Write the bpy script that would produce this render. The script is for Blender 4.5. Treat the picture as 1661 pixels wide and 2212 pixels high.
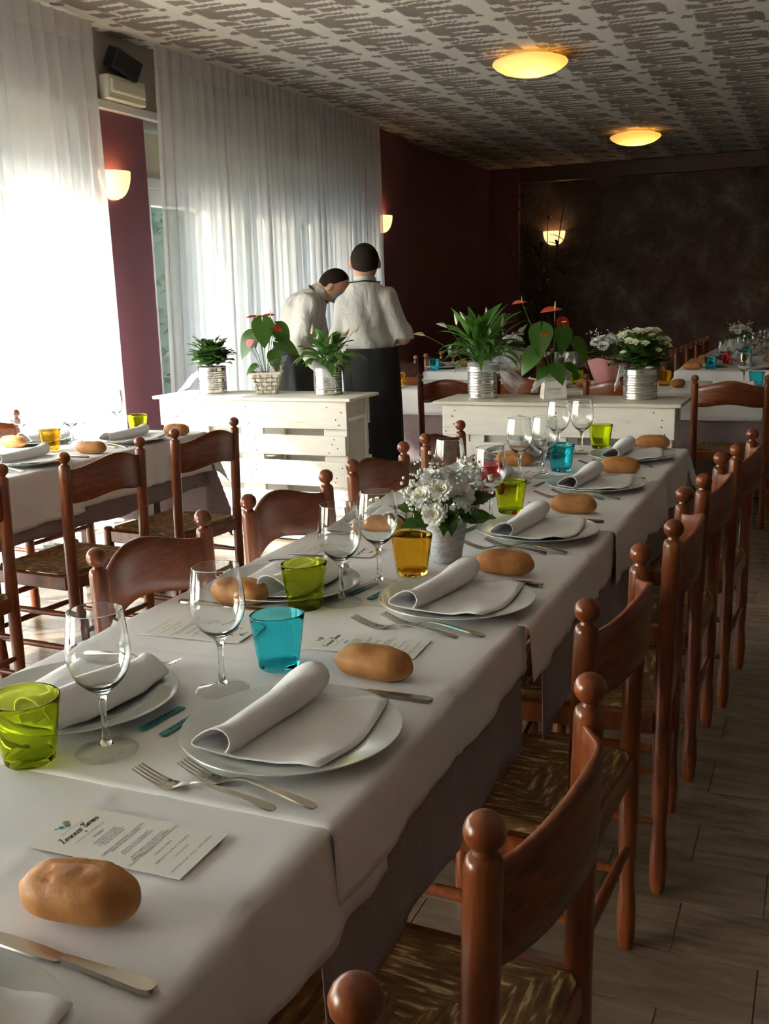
import bpy, bmesh, math, random
import numpy as np
from mathutils import Vector, Matrix, noise as mnoise

for o in list(bpy.data.objects):
    bpy.data.objects.remove(o, do_unlink=True)
S = bpy.context.scene
COL = S.collection
PI = math.pi

# ------------------------------------------------------------------ camera
FPX = 2198.9
cam_d = bpy.data.cameras.new('camera')
cam_d.sensor_fit = 'HORIZONTAL'
cam_d.sensor_width = 36.0
cam_d.lens = 36.0 * FPX / 1661.0
cam_d.clip_start = 0.05
cam_d.clip_end = 200
cam = bpy.data.objects.new('camera', cam_d)
COL.objects.link(cam)
_r = Vector((0.91884586, 0.39360907, -0.0281813))
_u = Vector((-0.05580187, 0.20029699, 0.97814481))
_f = Vector((-0.3906513, 0.89719174, -0.20600618))
_m = Matrix((_r, _u, -_f)).transposed().to_4x4()
_m.translation = Vector((0, 0, 1.36))
cam.matrix_world = _m
S.camera = cam

# ------------------------------------------------------------------ sky, sun, exposure
SUN_EL, SUN_AZ = math.radians(33), math.radians(40)     # light travels towards +X, +Y and down
sun_dir = Vector((math.cos(SUN_EL) * math.cos(SUN_AZ), math.cos(SUN_EL) * math.sin(SUN_AZ), -math.sin(SUN_EL)))
wd = bpy.data.worlds.new('sky')
S.world = wd
wd.use_nodes = True
wn = wd.node_tree
wn.nodes.clear()
_out = wn.nodes.new('ShaderNodeOutputWorld')
_bg = wn.nodes.new('ShaderNodeBackground')
_sky = wn.nodes.new('ShaderNodeTexSky')
_sky.sky_type = 'NISHITA'
_sky.sun_disc = False
_sky.sun_elevation = SUN_EL
_sky.sun_rotation = math.atan2(-sun_dir.x, -sun_dir.y)
_sky.air_density = 1.0
_sky.dust_density = 1.5
_bg.inputs['Strength'].default_value = 0.42
wn.links.new(_sky.outputs[0], _bg.inputs[0])
wn.links.new(_bg.outputs[0], _out.inputs[0])

sun_l = bpy.data.lights.new('sun', 'SUN')
sun_l.energy = 11.0
sun_l.color = (1.0, 0.95, 0.88)
sun_l.angle = math.radians(1.2)
sun = bpy.data.objects.new('sun', sun_l)
sun.rotation_euler = sun_dir.to_track_quat('-Z', 'Y').to_euler()
COL.objects.link(sun)

S.view_settings.view_transform = 'Standard'
S.view_settings.look = 'None'
S.view_settings.gamma = 1.0
S.view_settings.use_curve_mapping = False
S.view_settings.exposure = 2.72
S.cycles.max_bounces = 12
S.cycles.transmission_bounces = 11
S.cycles.transparent_max_bounces = 12
S.cycles.diffuse_bounces = 4
S.cycles.glossy_bounces = 3
S.cycles.use_denoising = True
S.cycles.use_adaptive_sampling = True
S.cycles.adaptive_threshold = 0.08
S.cycles.time_limit = 1150
S.cycles.sample_clamp_indirect = 6.0

# ------------------------------------------------------------------ helpers
RNG = random.Random(7)

class MB:
    """collects geometry for ONE mesh object"""
    def __init__(self):
        self.v, self.f, self.uv = [], [], None
    def add(self, vs, fs):
        b = len(self.v)
        self.v += [tuple(p) for p in vs]
        self.f += [tuple(i + b for i in q) for q in fs]
        return self
    def box(self, x0, x1, y0, y1, z0, z1):
        return self.add([(x0, y0, z0), (x1, y0, z0), (x1, y1, z0), (x0, y1, z0), (x0, y0, z1), (x1, y0, z1), (x1, y1, z1), (x0, y1, z1)],
                        [(0, 3, 2, 1), (4, 5, 6, 7), (0, 1, 5, 4), (1, 2, 6, 5), (2, 3, 7, 6), (3, 0, 4, 7)])
    def lathe(self, prof, n=24, c=(0, 0, 0), closed=False, sx=1.0, sy=1.0):
        vs, fs = [], []
        m = len(prof)
        for k in range(n):
            a = 2 * PI * k / n
            ca, sa = math.cos(a), math.sin(a)
            for (r, z) in prof:
                vs.append((c[0] + r * ca * sx, c[1] + r * sa * sy, c[2] + z))
        for k in range(n):
            k2 = (k + 1) % n
            for i in range(m - 1 if not closed else m):
                j = (i + 1) % m
                fs.append((k * m + i, k2 * m + i, k2 * m + j, k * m + j))
        return self.add(vs, fs)
    def tube(self, pts, rad, n=8, caps=True, flat=1.0):
        pts = [Vector(p) for p in pts]
        if not hasattr(rad, '__len__'):
            rad = [rad] * len(pts)
        vs, fs = [], []
        t0 = (pts[1] - pts[0]).normalized()
        up = Vector((0, 0, 1)) if abs(t0.z) < 0.9 else Vector((1, 0, 0))
        side = t0.cross(up).normalized()
        for i, p in enumerate(pts):
            t = (pts[min(i + 1, len(pts) - 1)] - pts[max(i - 1, 0)]).normalized()
            side = (side - t * side.dot(t)).normalized()
            bn = t.cross(side)
            for k in range(n):
                a = 2 * PI * k / n
                vs.append(p + side * (math.cos(a) * rad[i]) + bn * (math.sin(a) * rad[i] * flat))
        for i in range(len(pts) - 1):
            for k in range(n):
                k2 = (k + 1) % n
                fs.append((i * n + k, i * n + k2, (i + 1) * n + k2, (i + 1) * n + k))
        if caps:
            fs.append(tuple(range(n - 1, -1, -1)))
            fs.append(tuple((len(pts) - 1) * n + k for k in range(n)))
        return self.add(vs, fs)
    def grid(self, fn, nu, nv, cu=False):
        vs = [fn(i / nu if cu else i / (nu - 1), j / (nv - 1)) for i in range(nu) for j in range(nv)]
        fs = []
        for i in range(nu if cu else nu - 1):
            i2 = (i + 1) % nu
            for j in range(nv - 1):
                fs.append((i * nv + j, i2 * nv + j, i2 * nv + j + 1, i * nv + j + 1))
        return self.add(vs, fs)
    def ball(self, c, r, n=12, m=8, s=(1, 1, 1)):
        vs, fs = [], []
        for j in range(1, m):
            a = PI * j / m
            for k in range(n):
                b = 2 * PI * k / n
                vs.append((c[0] + r * s[0] * math.sin(a) * math.cos(b), c[1] + r * s[1] * math.sin(a) * math.sin(b), c[2] + r * s[2] * math.cos(a)))
        t, bt = len(vs), len(vs) + 1
        vs += [(c[0], c[1], c[2] + r * s[2]), (c[0], c[1], c[2] - r * s[2])]
        for j in range(m - 2):
            for k in range(n):
                k2 = (k + 1) % n
                fs.append((j * n + k, (j + 1) * n + k, (j + 1) * n + k2, j * n + k2))
        for k in range(n):
            k2 = (k + 1) % n
            fs.append((t, k, k2))
            fs.append((bt, (m - 2) * n + k2, (m - 2) * n + k))
        return self.add(vs, fs)
    def xform(self, M, start=0):
        for i in range(start, len(self.v)):
            self.v[i] = tuple(M @ Vector(self.v[i]))
        return self
    def mesh(self, name, mat, smooth=True, angle=40, bevel=0.0, recalc=True, segs=1):
        me = bpy.data.meshes.new(name)
        me.from_pydata(self.v, [], self.f)
        if recalc or bevel:
            bm = bmesh.new()
            bm.from_mesh(me)
            if recalc:
                bmesh.ops.remove_doubles(bm, verts=bm.verts, dist=1e-6)
                bmesh.ops.recalc_face_normals(bm, faces=bm.faces)
            if bevel:
                bmesh.ops.bevel(bm, geom=bm.edges[:], offset=bevel, segments=segs, affect='EDGES', profile=0.5, clamp_overlap=True)
            bm.to_mesh(me)
            bm.free()
        if mat is not None:
            me.materials.append(mat)
        if smooth:
            me.polygons.foreach_set('use_smooth', [True] * len(me.polygons))
            me.set_sharp_from_angle(angle=math.radians(angle))
        me.update()
        return me
    def obj(self, name, mat, parent=None, loc=None, rotz=0.0, **k):
        return put(name, self.mesh(name, mat, **k), parent, loc, rotz)

def put(name, me, parent=None, loc=None, rotz=0.0, mat4=None):
    o = bpy.data.objects.new(name, me)
    COL.objects.link(o)
    o.parent = parent
    if mat4 is not None:
        o.matrix_local = mat4
    else:
        if loc is not None:
            o.location = loc
        if rotz:
            o.rotation_euler = (0, 0, rotz)
    return o

def tag(o, label, cat, group=None, kind=None):
    o['label'] = label
    o['category'] = cat
    if group:
        o['group'] = group
    if kind:
        o['kind'] = kind
    return o

def thing(name, label, cat, loc=(0, 0, 0), rotz=0.0, group=None):
    return tag(put(name, None, None, loc, rotz), label, cat, group)

def struct(o):
    o['kind'] = 'structure'
    return o

def dup(root, loc, rotz, label, group=None):
    def cp(o, par):
        c = o.copy()
        COL.objects.link(c)
        c.parent = par
        for ch in o.children:
            cp(ch, c)
        return c
    r = cp(root, None)
    r.location = loc
    r.rotation_euler = (0, 0, rotz)
    r['label'] = label
    if group:
        r['group'] = group
    return r

def frame(pos, axis, normal):
    """matrix: local x along axis, local z near normal"""
    x = Vector(axis).normalized()
    z = Vector(normal)
    z = (z - x * z.dot(x)).normalized()
    y = z.cross(x)
    M = Matrix((x, y, z)).transposed().to_4x4()
    M.translation = Vector(pos)
    return M

# ------------------------------------------------------------------ material helpers
class N:
    def __init__(self, name):
        self.m = bpy.data.materials.new(name)
        self.m.use_nodes = True
        self.t = self.m.node_tree
        self.t.nodes.clear()
        self.out = self.t.nodes.new('ShaderNodeOutputMaterial')
    def n(self, typ, **kw):
        nd = self.t.nodes.new(typ)
        for k, v in kw.items():
            setattr(nd, k, v)
        return nd
    def l(self, a, b):
        self.t.links.new(a, b)
    def inp(self, node, key, val):
        if hasattr(val, 'links') or isinstance(val, bpy.types.NodeSocket):
            self.l(val, node.inputs[key])
        else:
            node.inputs[key].default_value = val
    def math(self, op, a, b=0.0, c=None):
        nd = self.n('ShaderNodeMath', operation=op)
        self.inp(nd, 0, a)
        self.inp(nd, 1, b)
        if c is not None:
            self.inp(nd, 2, c)
        return nd.outputs[0]
    def coord(self, kind='Object', scale=(1, 1, 1), rot=(0, 0, 0)):
        tc = self.n('ShaderNodeTexCoord')
        mp = self.n('ShaderNodeMapping')
        mp.inputs['Scale'].default_value = scale
        mp.inputs['Rotation'].default_value = rot
        self.l(tc.outputs[kind], mp.inputs[0])
        return mp.outputs[0]
    def noise(self, vec, scale=5.0, detail=3.0, rough=0.55, dist=0.0):
        nd = self.n('ShaderNodeTexNoise')
        self.l(vec, nd.inputs['Vector'])
        nd.inputs['Scale'].default_value = scale
        nd.inputs['Detail'].default_value = detail
        nd.inputs['Roughness'].default_value = rough
        nd.inputs['Distortion'].default_value = dist
        return nd.outputs['Fac']
    def ramp(self, fac, stops):
        nd = self.n('ShaderNodeValToRGB')
        e = nd.color_ramp.elements
        while len(e) > 1:
            e.remove(e[-1])
        e[0].position = stops[0][0]
        e[0].color = (*stops[0][1], 1)
        for p, c in stops[1:]:
            x = e.new(p)
            x.color = (*c, 1)
        self.l(fac, nd.inputs[0])
        return nd.outputs[0]
    def mix(self, fac, a, b):
        nd = self.n('ShaderNodeMix', data_type='RGBA')
        self.inp(nd, 0, fac)
        for key, v in ((6, a), (7, b)):
            if isinstance(v, bpy.types.NodeSocket):
                self.l(v, nd.inputs[key])
            else:
                nd.inputs[key].default_value = (*v, 1)
        return nd.outputs[2]
    def bump(self, h, strength=0.2, dist=0.002):
        nd = self.n('ShaderNodeBump')
        nd.inputs['Strength'].default_value = strength
        nd.inputs['Distance'].default_value = dist
        self.l(h, nd.inputs['Height'])
        return nd.outputs[0]
    def pbr(self, color, rough=0.5, metal=0.0, normal=None, **kw):
        b = self.n('ShaderNodeBsdfPrincipled')
        if isinstance(color, bpy.types.NodeSocket):
            self.l(color, b.inputs['Base Color'])
        else:
            b.inputs['Base Color'].default_value = (*color, 1)
        self.inp(b, 'Roughness', rough)
        b.inputs['Metallic'].default_value = metal
        if normal is not None:
            self.l(normal, b.inputs['Normal'])
        for k, v in kw.items():
            self.inp(b, k.replace('_', ' '), v)
        self.l(b.outputs[0], self.out.inputs[0])
        return self.m

def plain(name, col, rough=0.5, metal=0.0, **kw):
    return N(name).pbr(col, rough, metal, **kw)
# ------------------------------------------------------------------ materials
def m_wood(name, scale, dark=(0.085, 0.019, 0.007), mid=(0.195, 0.047, 0.013), light=(0.285, 0.080, 0.022), rough=0.28):
    k = N(name)
    oi = k.n('ShaderNodeObjectInfo')
    v = k.coord('Object', scale)
    add = k.n('ShaderNodeVectorMath', operation='ADD')
    k.l(v, add.inputs[0])
    sc = k.n('ShaderNodeVectorMath', operation='SCALE')
    sc.inputs[0].default_value = (7, 13, 5)
    k.l(oi.outputs['Random'], sc.inputs['Scale'])
    k.l(sc.outputs[0], add.inputs[1])
    f = k.noise(add.outputs[0], 6, 4, 0.6, 0.6)
    c = k.ramp(f, [(0.28, dark), (0.5, mid), (0.75, light)])
    return k.pbr(c, rough, normal=k.bump(f, 0.06, 0.002), Coat_Weight=0.12, Coat_Roughness=0.15)

WOOD_V = m_wood('chair_wood_upright', (9, 9, 0.9))
WOOD_H = m_wood('chair_wood_across', (1.0, 9, 12))
WOOD_D = m_wood('dark_wood', (1, 1, 9), (0.05, 0.018, 0.012), (0.09, 0.03, 0.02), (0.13, 0.05, 0.03), 0.4)

def m_rush():
    k = N('woven_rush')
    v = k.coord('UV', (16.0, 90.0, 1.0))
    f = k.noise(v, 1.0, 2.5, 0.6)
    v2 = k.coord('UV', (20.0, 120.0, 1.0))
    f2 = k.noise(v2, 1.0, 1.0)
    a = k.ramp(f, [(0.30, (0.07, 0.028, 0.010)), (0.46, (0.17, 0.075, 0.024)), (0.56, (0.27, 0.14, 0.045)), (0.63, (0.70, 0.54, 0.27))])
    c = k.mix(k.math('MULTIPLY', f2, 0.35), a, (0.12, 0.06, 0.02))
    return k.pbr(c, 0.55, normal=k.bump(f2, 0.3, 0.001))
RUSH = m_rush()

def m_linen(name, col, var=0.03, weave=900, rough=0.75, strength=0.12):
    k = N(name)
    v = k.coord('Object')
    f = k.noise(v, 3.0, 3.0)
    w = k.noise(v, weave, 1.0)
    c2 = tuple(max(0, x - var) for x in col)
    c = k.mix(f, col, c2)
    return k.pbr(c, rough, normal=k.bump(w, strength, 0.0006), Sheen_Weight=0.15, Sheen_Roughness=0.5)
LINEN = m_linen('white_linen', (0.80, 0.79, 0.80))
NAPKIN = m_linen('white_napkin_cotton', (0.84, 0.84, 0.86))

def m_mauve():
    k = N('mauve_felt_cloth')
    v = k.coord('Object')
    f = k.noise(v, 260, 2.0, 0.7)
    g = k.noise(v, 7, 3)
    c = k.ramp(f, [(0.30, (0.185, 0.135, 0.150)), (0.5, (0.285, 0.205, 0.215)), (0.72, (0.40, 0.30, 0.30))])
    c = k.mix(k.math('MULTIPLY', g, 0.3), c, (0.22, 0.17, 0.18))
    return k.pbr(c, 0.95, normal=k.bump(f, 0.4, 0.002), Sheen_Weight=0.2)
MAUVE = m_mauve()

def m_glass(name, col, rough=0.0, ior=1.47):
    k = N(name)
    g = k.n('ShaderNodeBsdfGlass')
    g.inputs['Color'].default_value = (*col, 1)
    g.inputs['Roughness'].default_value = rough
    g.inputs['IOR'].default_value = ior
    k.l(g.outputs[0], k.out.inputs[0])
    return k.m
GLASS = m_glass('clear_glass', (0.985, 0.992, 0.99))
def m_thin():
    k = N('thin_clear_glass')
    lw = k.n('ShaderNodeLayerWeight')
    f = k.math('MULTIPLY_ADD', k.math('POWER', lw.outputs['Facing'], 4.0), 0.8, 0.04)
    tp = k.n('ShaderNodeBsdfTransparent')
    tp.inputs[0].default_value = (0.97, 0.975, 0.972, 1)
    gl = k.n('ShaderNodeBsdfGlossy')
    gl.inputs['Roughness'].default_value = 0.03
    mx = k.n('ShaderNodeMixShader')
    k.l(f, mx.inputs[0])
    k.l(tp.outputs[0], mx.inputs[1])
    k.l(gl.outputs[0], mx.inputs[2])
    k.l(mx.outputs[0], k.out.inputs[0])
    return k.m
THIN = m_thin()
def m_bubble(name, col):
    k = N(name)
    g = k.n('ShaderNodeBsdfGlass')
    g.inputs['Color'].default_value = (*col, 1)
    g.inputs['Roughness'].default_value = 0.03
    g.inputs['IOR'].default_value = 1.42
    v = k.coord('Object')
    vo = k.n('ShaderNodeTexVoronoi')
    k.l(v, vo.inputs['Vector'])
    vo.inputs['Scale'].default_value = 160
    bub = k.math('LESS_THAN', vo.outputs['Distance'], 0.16)
    w = k.noise(v, 22, 2)
    h = k.math('ADD', w, k.math('MULTIPLY', bub, 0.25))
    k.l(k.bump(h, 0.35, 0.003), g.inputs['Normal'])
    k.l(g.outputs[0], k.out.inputs[0])
    return k.m
T_GREEN = m_bubble('lime_green_glass', (0.87, 0.92, 0.33))
T_BLUE = m_bubble('turquoise_glass', (0.46, 0.92, 0.97))
T_AMBER = m_bubble('amber_glass', (0.96, 0.81, 0.38))
T_RED = m_bubble('ruby_glass', (0.94, 0.38, 0.45))
T_CLEAR = m_bubble('bubbled_clear_glass', (0.97, 0.98, 0.98))

PORCELAIN = plain('porcelain_glaze', (0.60, 0.63, 0.61), 0.12, Coat_Weight=0.3)
STEEL = plain('cutlery_steel', (0.44, 0.41, 0.37), 0.22, 1.0)

def m_bread():
    k = N('bread_crust')
    v = k.coord('Object')
    oi = k.n('ShaderNodeObjectInfo')
    f = k.noise(v, 24, 4, 0.6)
    g = k.noise(v, 160, 3, 0.6)
    c = k.ramp(f, [(0.3, (0.33, 0.125, 0.028)), (0.55, (0.49, 0.215, 0.058)), (0.8, (0.64, 0.36, 0.13))])
    c = k.mix(k.math('MULTIPLY', oi.outputs['Random'], 0.35), c, (0.55, 0.24, 0.07))
    return k.pbr(c, 0.55, normal=k.bump(k.math('ADD', g, k.math('MULTIPLY', f, 2.0)), 0.25, 0.003), Subsurface_Weight=0.05)
BREAD = m_bread()
CARD = plain('menu_card_stock', (0.80, 0.79, 0.74), 0.6)
INK = plain('black_ink', (0.03, 0.03, 0.03), 0.7)
INK_G = plain('grey_ink', (0.26, 0.25, 0.24), 0.7)
INK_T = plain('teal_ink', (0.03, 0.30, 0.40), 0.7)
INK_O = plain('olive_ink', (0.33, 0.30, 0.08), 0.7)
INK_R = plain('russet_ink', (0.33, 0.12, 0.07), 0.7)
TEAL = plain('teal_paper_wrap', (0.03, 0.26, 0.27), 0.4)

def m_whitewash(name, wear, base=(0.80, 0.77, 0.70)):
    k = N(name)
    oi = k.n('ShaderNodeObjectInfo')
    v = k.coord('Object', (2, 9, 9))
    add = k.n('ShaderNodeVectorMath', operation='ADD')
    k.l(v, add.inputs[0])
    k.l(oi.outputs['Location'], add.inputs[1])
    f = k.noise(add.outputs[0], 3.0, 5, 0.65)
    g = k.noise(add.outputs[0], 12, 3)
    c = k.ramp(f, [(wear - 0.02, (0.33, 0.27, 0.20)), (wear + 0.02, (base[0] * .9, base[1] * .88, base[2] * .86)), (0.7, base)])
    return k.pbr(c, 0.6, normal=k.bump(g, 0.15, 0.003))
PALLET = m_whitewash('whitewashed_pallet_wood', 0.27)
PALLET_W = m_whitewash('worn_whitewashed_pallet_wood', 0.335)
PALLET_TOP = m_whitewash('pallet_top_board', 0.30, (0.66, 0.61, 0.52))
NAIL = plain('nail_iron', (0.12, 0.11, 0.10), 0.5, 0.8)
TIN = plain('tin_metal', (0.80, 0.79, 0.77), 0.17, 1.0)
def m_zinc():
    k = N('brushed_zinc_pot')
    v = k.coord('Object', (3, 3, 9))
    f = k.noise(v, 14, 3, 0.6, 1.0)
    return k.pbr(k.ramp(f, [(0.35, (0.36, 0.39, 0.43)), (0.65, (0.62, 0.65, 0.70))]), 0.45, 0.15)
ZINC = m_zinc()
SOIL = plain('dark_soil', (0.03, 0.022, 0.016), 0.95)

def m_leaf(name, a, b, rough=0.4):
    k = N(name)
    v = k.coord('Object')
    oi = k.n('ShaderNodeObjectInfo')
    f = k.noise(v, 30, 2)
    c = k.mix(f, a, b)
    c = k.mix(k.math('MULTIPLY', oi.outputs['Random'], 0.5), c, tuple(x * 0.55 for x in a))
    bs = k.n('ShaderNodeBsdfPrincipled')
    k.l(c, bs.inputs['Base Color'])
    bs.inputs['Roughness'].default_value = rough
    tr = k.n('ShaderNodeBsdfTranslucent')
    k.l(k.mix(0.5, c, (0.14, 0.28, 0.03)), tr.inputs[0])
    mx = k.n('ShaderNodeMixShader')
    mx.inputs[0].default_value = 0.28
    k.l(bs.outputs[0], mx.inputs[1])
    k.l(tr.outputs[0], mx.inputs[2])
    k.l(mx.outputs[0], k.out.inputs[0])
    return k.m
LEAF = m_leaf('peace_lily_leaf', (0.055, 0.17, 0.022), (0.10, 0.27, 0.045))
LEAF_A = m_leaf('anthurium_leaf', (0.035, 0.105, 0.012), (0.065, 0.16, 0.022), 0.28)
LEAF_K = m_leaf('kalanchoe_leaf', (0.04, 0.11, 0.025), (0.08, 0.18, 0.045))
LEAF_C = m_leaf('chrysanthemum_leaf', (0.025, 0.075, 0.012), (0.05, 0.12, 0.022))
STEM = m_leaf('green_stem', (0.12, 0.24, 0.04), (0.17, 0.32, 0.07))
STEM_D = m_leaf('dark_stem', (0.05, 0.09, 0.025), (0.07, 0.11, 0.03))
SPATHE_R = plain('red_spathe', (0.72, 0.018, 0.016), 0.35)
SPATHE_W = m_leaf('cream_spathe', (0.74, 0.74, 0.52), (0.80, 0.80, 0.62))
SPADIX = plain('spadix_cream', (0.72, 0.62, 0.25), 0.6)
PETAL = plain('white_petal', (0.86, 0.87, 0.84), 0.6, Subsurface_Weight=0.08)
PETAL_C = plain('cream_floret', (0.80, 0.80, 0.60), 0.6)
PETAL_P = plain('pink_floret', (0.70, 0.18, 0.20), 0.6)
DISC = plain('yellow_green_disc', (0.42, 0.42, 0.06), 0.7)
GYP = plain('baby_breath_white', (0.82, 0.83, 0.78), 0.7)
PINK = plain('pink_tissue', (0.72, 0.32, 0.33), 0.7)
MAGENTA = plain('magenta_petal', (0.62, 0.06, 0.40), 0.6)
WICKER = m_whitewash('whitewashed_wicker', 0.36, (0.74, 0.69, 0.60))
BOXWHITE = m_whitewash('white_painted_box', 0.30, (0.78, 0.78, 0.76))

def m_tulle(name, op, col=(0.86, 0.88, 0.90)):
    k = N(name)
    d = k.n('ShaderNodeBsdfDiffuse')
    d.inputs[0].default_value = (*col, 1)
    t = k.n('ShaderNodeBsdfTranslucent')
    t.inputs[0].default_value = (*col, 1)
    m1 = k.n('ShaderNodeMixShader')
    m1.inputs[0].default_value = 0.45
    k.l(d.outputs[0], m1.inputs[1])
    k.l(t.outputs[0], m1.inputs[2])
    tp = k.n('ShaderNodeBsdfTransparent')
    m2 = k.n('ShaderNodeMixShader')
    m2.inputs[0].default_value = op
    k.l(tp.outputs[0], m2.inputs[1])
    k.l(m1.outputs[0], m2.inputs[2])
    k.l(m2.outputs[0], k.out.inputs[0])
    return k.m
TULLE = m_tulle('white_tulle', 0.42)
CELLO = m_tulle('clear_film', 0.2)
CURTAIN = m_tulle('sheer_curtain_voile', 0.72, (0.90, 0.90, 0.90))
CURTAIN_H = m_tulle('curtain_heading_tape', 0.93, (0.84, 0.81, 0.79))

def m_wall(name, a, b, sc=3.0, rough=0.7):
    k = N(name)
    v = k.coord('Object')
    f = k.noise(v, sc, 4, 0.6)
    g = k.noise(v, 90, 3)
    return k.pbr(k.mix(f, a, b), rough, normal=k.bump(g, 0.12, 0.003))
PLUM = m_wall('plum_wall_paint', (0.200, 0.070, 0.098), (0.230, 0.084, 0.115))
TAUPE = m_wall('taupe_wall_paint', (0.36, 0.30, 0.26), (0.40, 0.34, 0.30))
DARKWALL = m_wall('umber_wall_paint', (0.13, 0.115, 0.105), (0.16, 0.14, 0.13))
PLASTER = m_wall('cream_plaster', (0.50, 0.44, 0.37), (0.55, 0.49, 0.42))
def m_far():
    k = N('mottled_dark_stucco')
    v = k.coord('Object')
    f = k.noise(v, 1.8, 7, 0.75, 0.15)
    g = k.noise(v, 14, 5, 0.7)
    c = k.ramp(f, [(0.36, (0.055, 0.024, 0.022)), (0.52, (0.105, 0.062, 0.052)), (0.68, (0.20, 0.165, 0.145))])
    return k.pbr(c, 0.8, normal=k.bump(g, 0.5, 0.01))
FARWALL = m_far()
WHITE = plain('white_window_paint', (0.72, 0.73, 0.71), 0.4)
CREAM = plain('cream_plastic', (0.72, 0.68, 0.54), 0.45)
BLACK = plain('black_plastic', (0.012, 0.012, 0.016), 0.5)
BRASS = plain('brass_hinge', (0.45, 0.38, 0.26), 0.4, 0.7)
FELT = plain('white_felt_glide', (0.7, 0.7, 0.68), 0.8)
def m_pane():
    k = N('window_pane_glass')
    lw = k.n('ShaderNodeLayerWeight')
    fr = k.n('ShaderNodeMath', operation='MULTIPLY_ADD')
    k.l(k.math('POWER', lw.outputs['Facing'], 4.0), fr.inputs[0])
    fr.inputs[1].default_value = 0.5
    fr.inputs[2].default_value = 0.04
    tp = k.n('ShaderNodeBsdfTransparent')
    tp.inputs[0].default_value = (0.94, 0.97, 0.96, 1)
    gl = k.n('ShaderNodeBsdfGlossy')
    gl.inputs['Roughness'].default_value = 0.02
    mx = k.n('ShaderNodeMixShader')
    k.l(fr.outputs[0], mx.inputs[0])
    k.l(tp.outputs[0], mx.inputs[1])
    k.l(gl.outputs[0], mx.inputs[2])
    k.l(mx.outputs[0], k.out.inputs[0])
    return k.m
PANE = m_pane()

def m_tile():
    k = N('travertine_tile')
    oi = k.n('ShaderNodeObjectInfo')
    g = k.n('ShaderNodeNewGeometry')
    mp = k.n('ShaderNodeMapping')
    mp.inputs['Scale'].default_value = (1.6, 9, 1)
    k.l(g.outputs['Position'], mp.inputs[0])
    add = k.n('ShaderNodeVectorMath', operation='ADD')
    k.l(mp.outputs[0], add.inputs[0])
    sc = k.n('ShaderNodeVectorMath', operation='SCALE')
    sc.inputs[0].default_value = (17, 31, 11)
    k.l(oi.outputs['Random'], sc.inputs['Scale'])
    k.l(sc.outputs[0], add.inputs[1])
    f = k.noise(add.outputs[0], 2.6, 6, 0.68, 0.5)
    c = k.ramp(f, [(0.25, (0.10, 0.066, 0.040)), (0.48, (0.205, 0.150, 0.098)), (0.7, (0.29, 0.225, 0.155))])
    c = k.mix(k.math('MULTIPLY', oi.outputs['Random'], 0.35), c, (0.145, 0.105, 0.07))
    return k.pbr(c, 0.22, normal=k.bump(f, 0.05, 0.002))
TILE = m_tile()
GROUT = plain('dark_grout', (0.10, 0.075, 0.05), 0.9)

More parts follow.
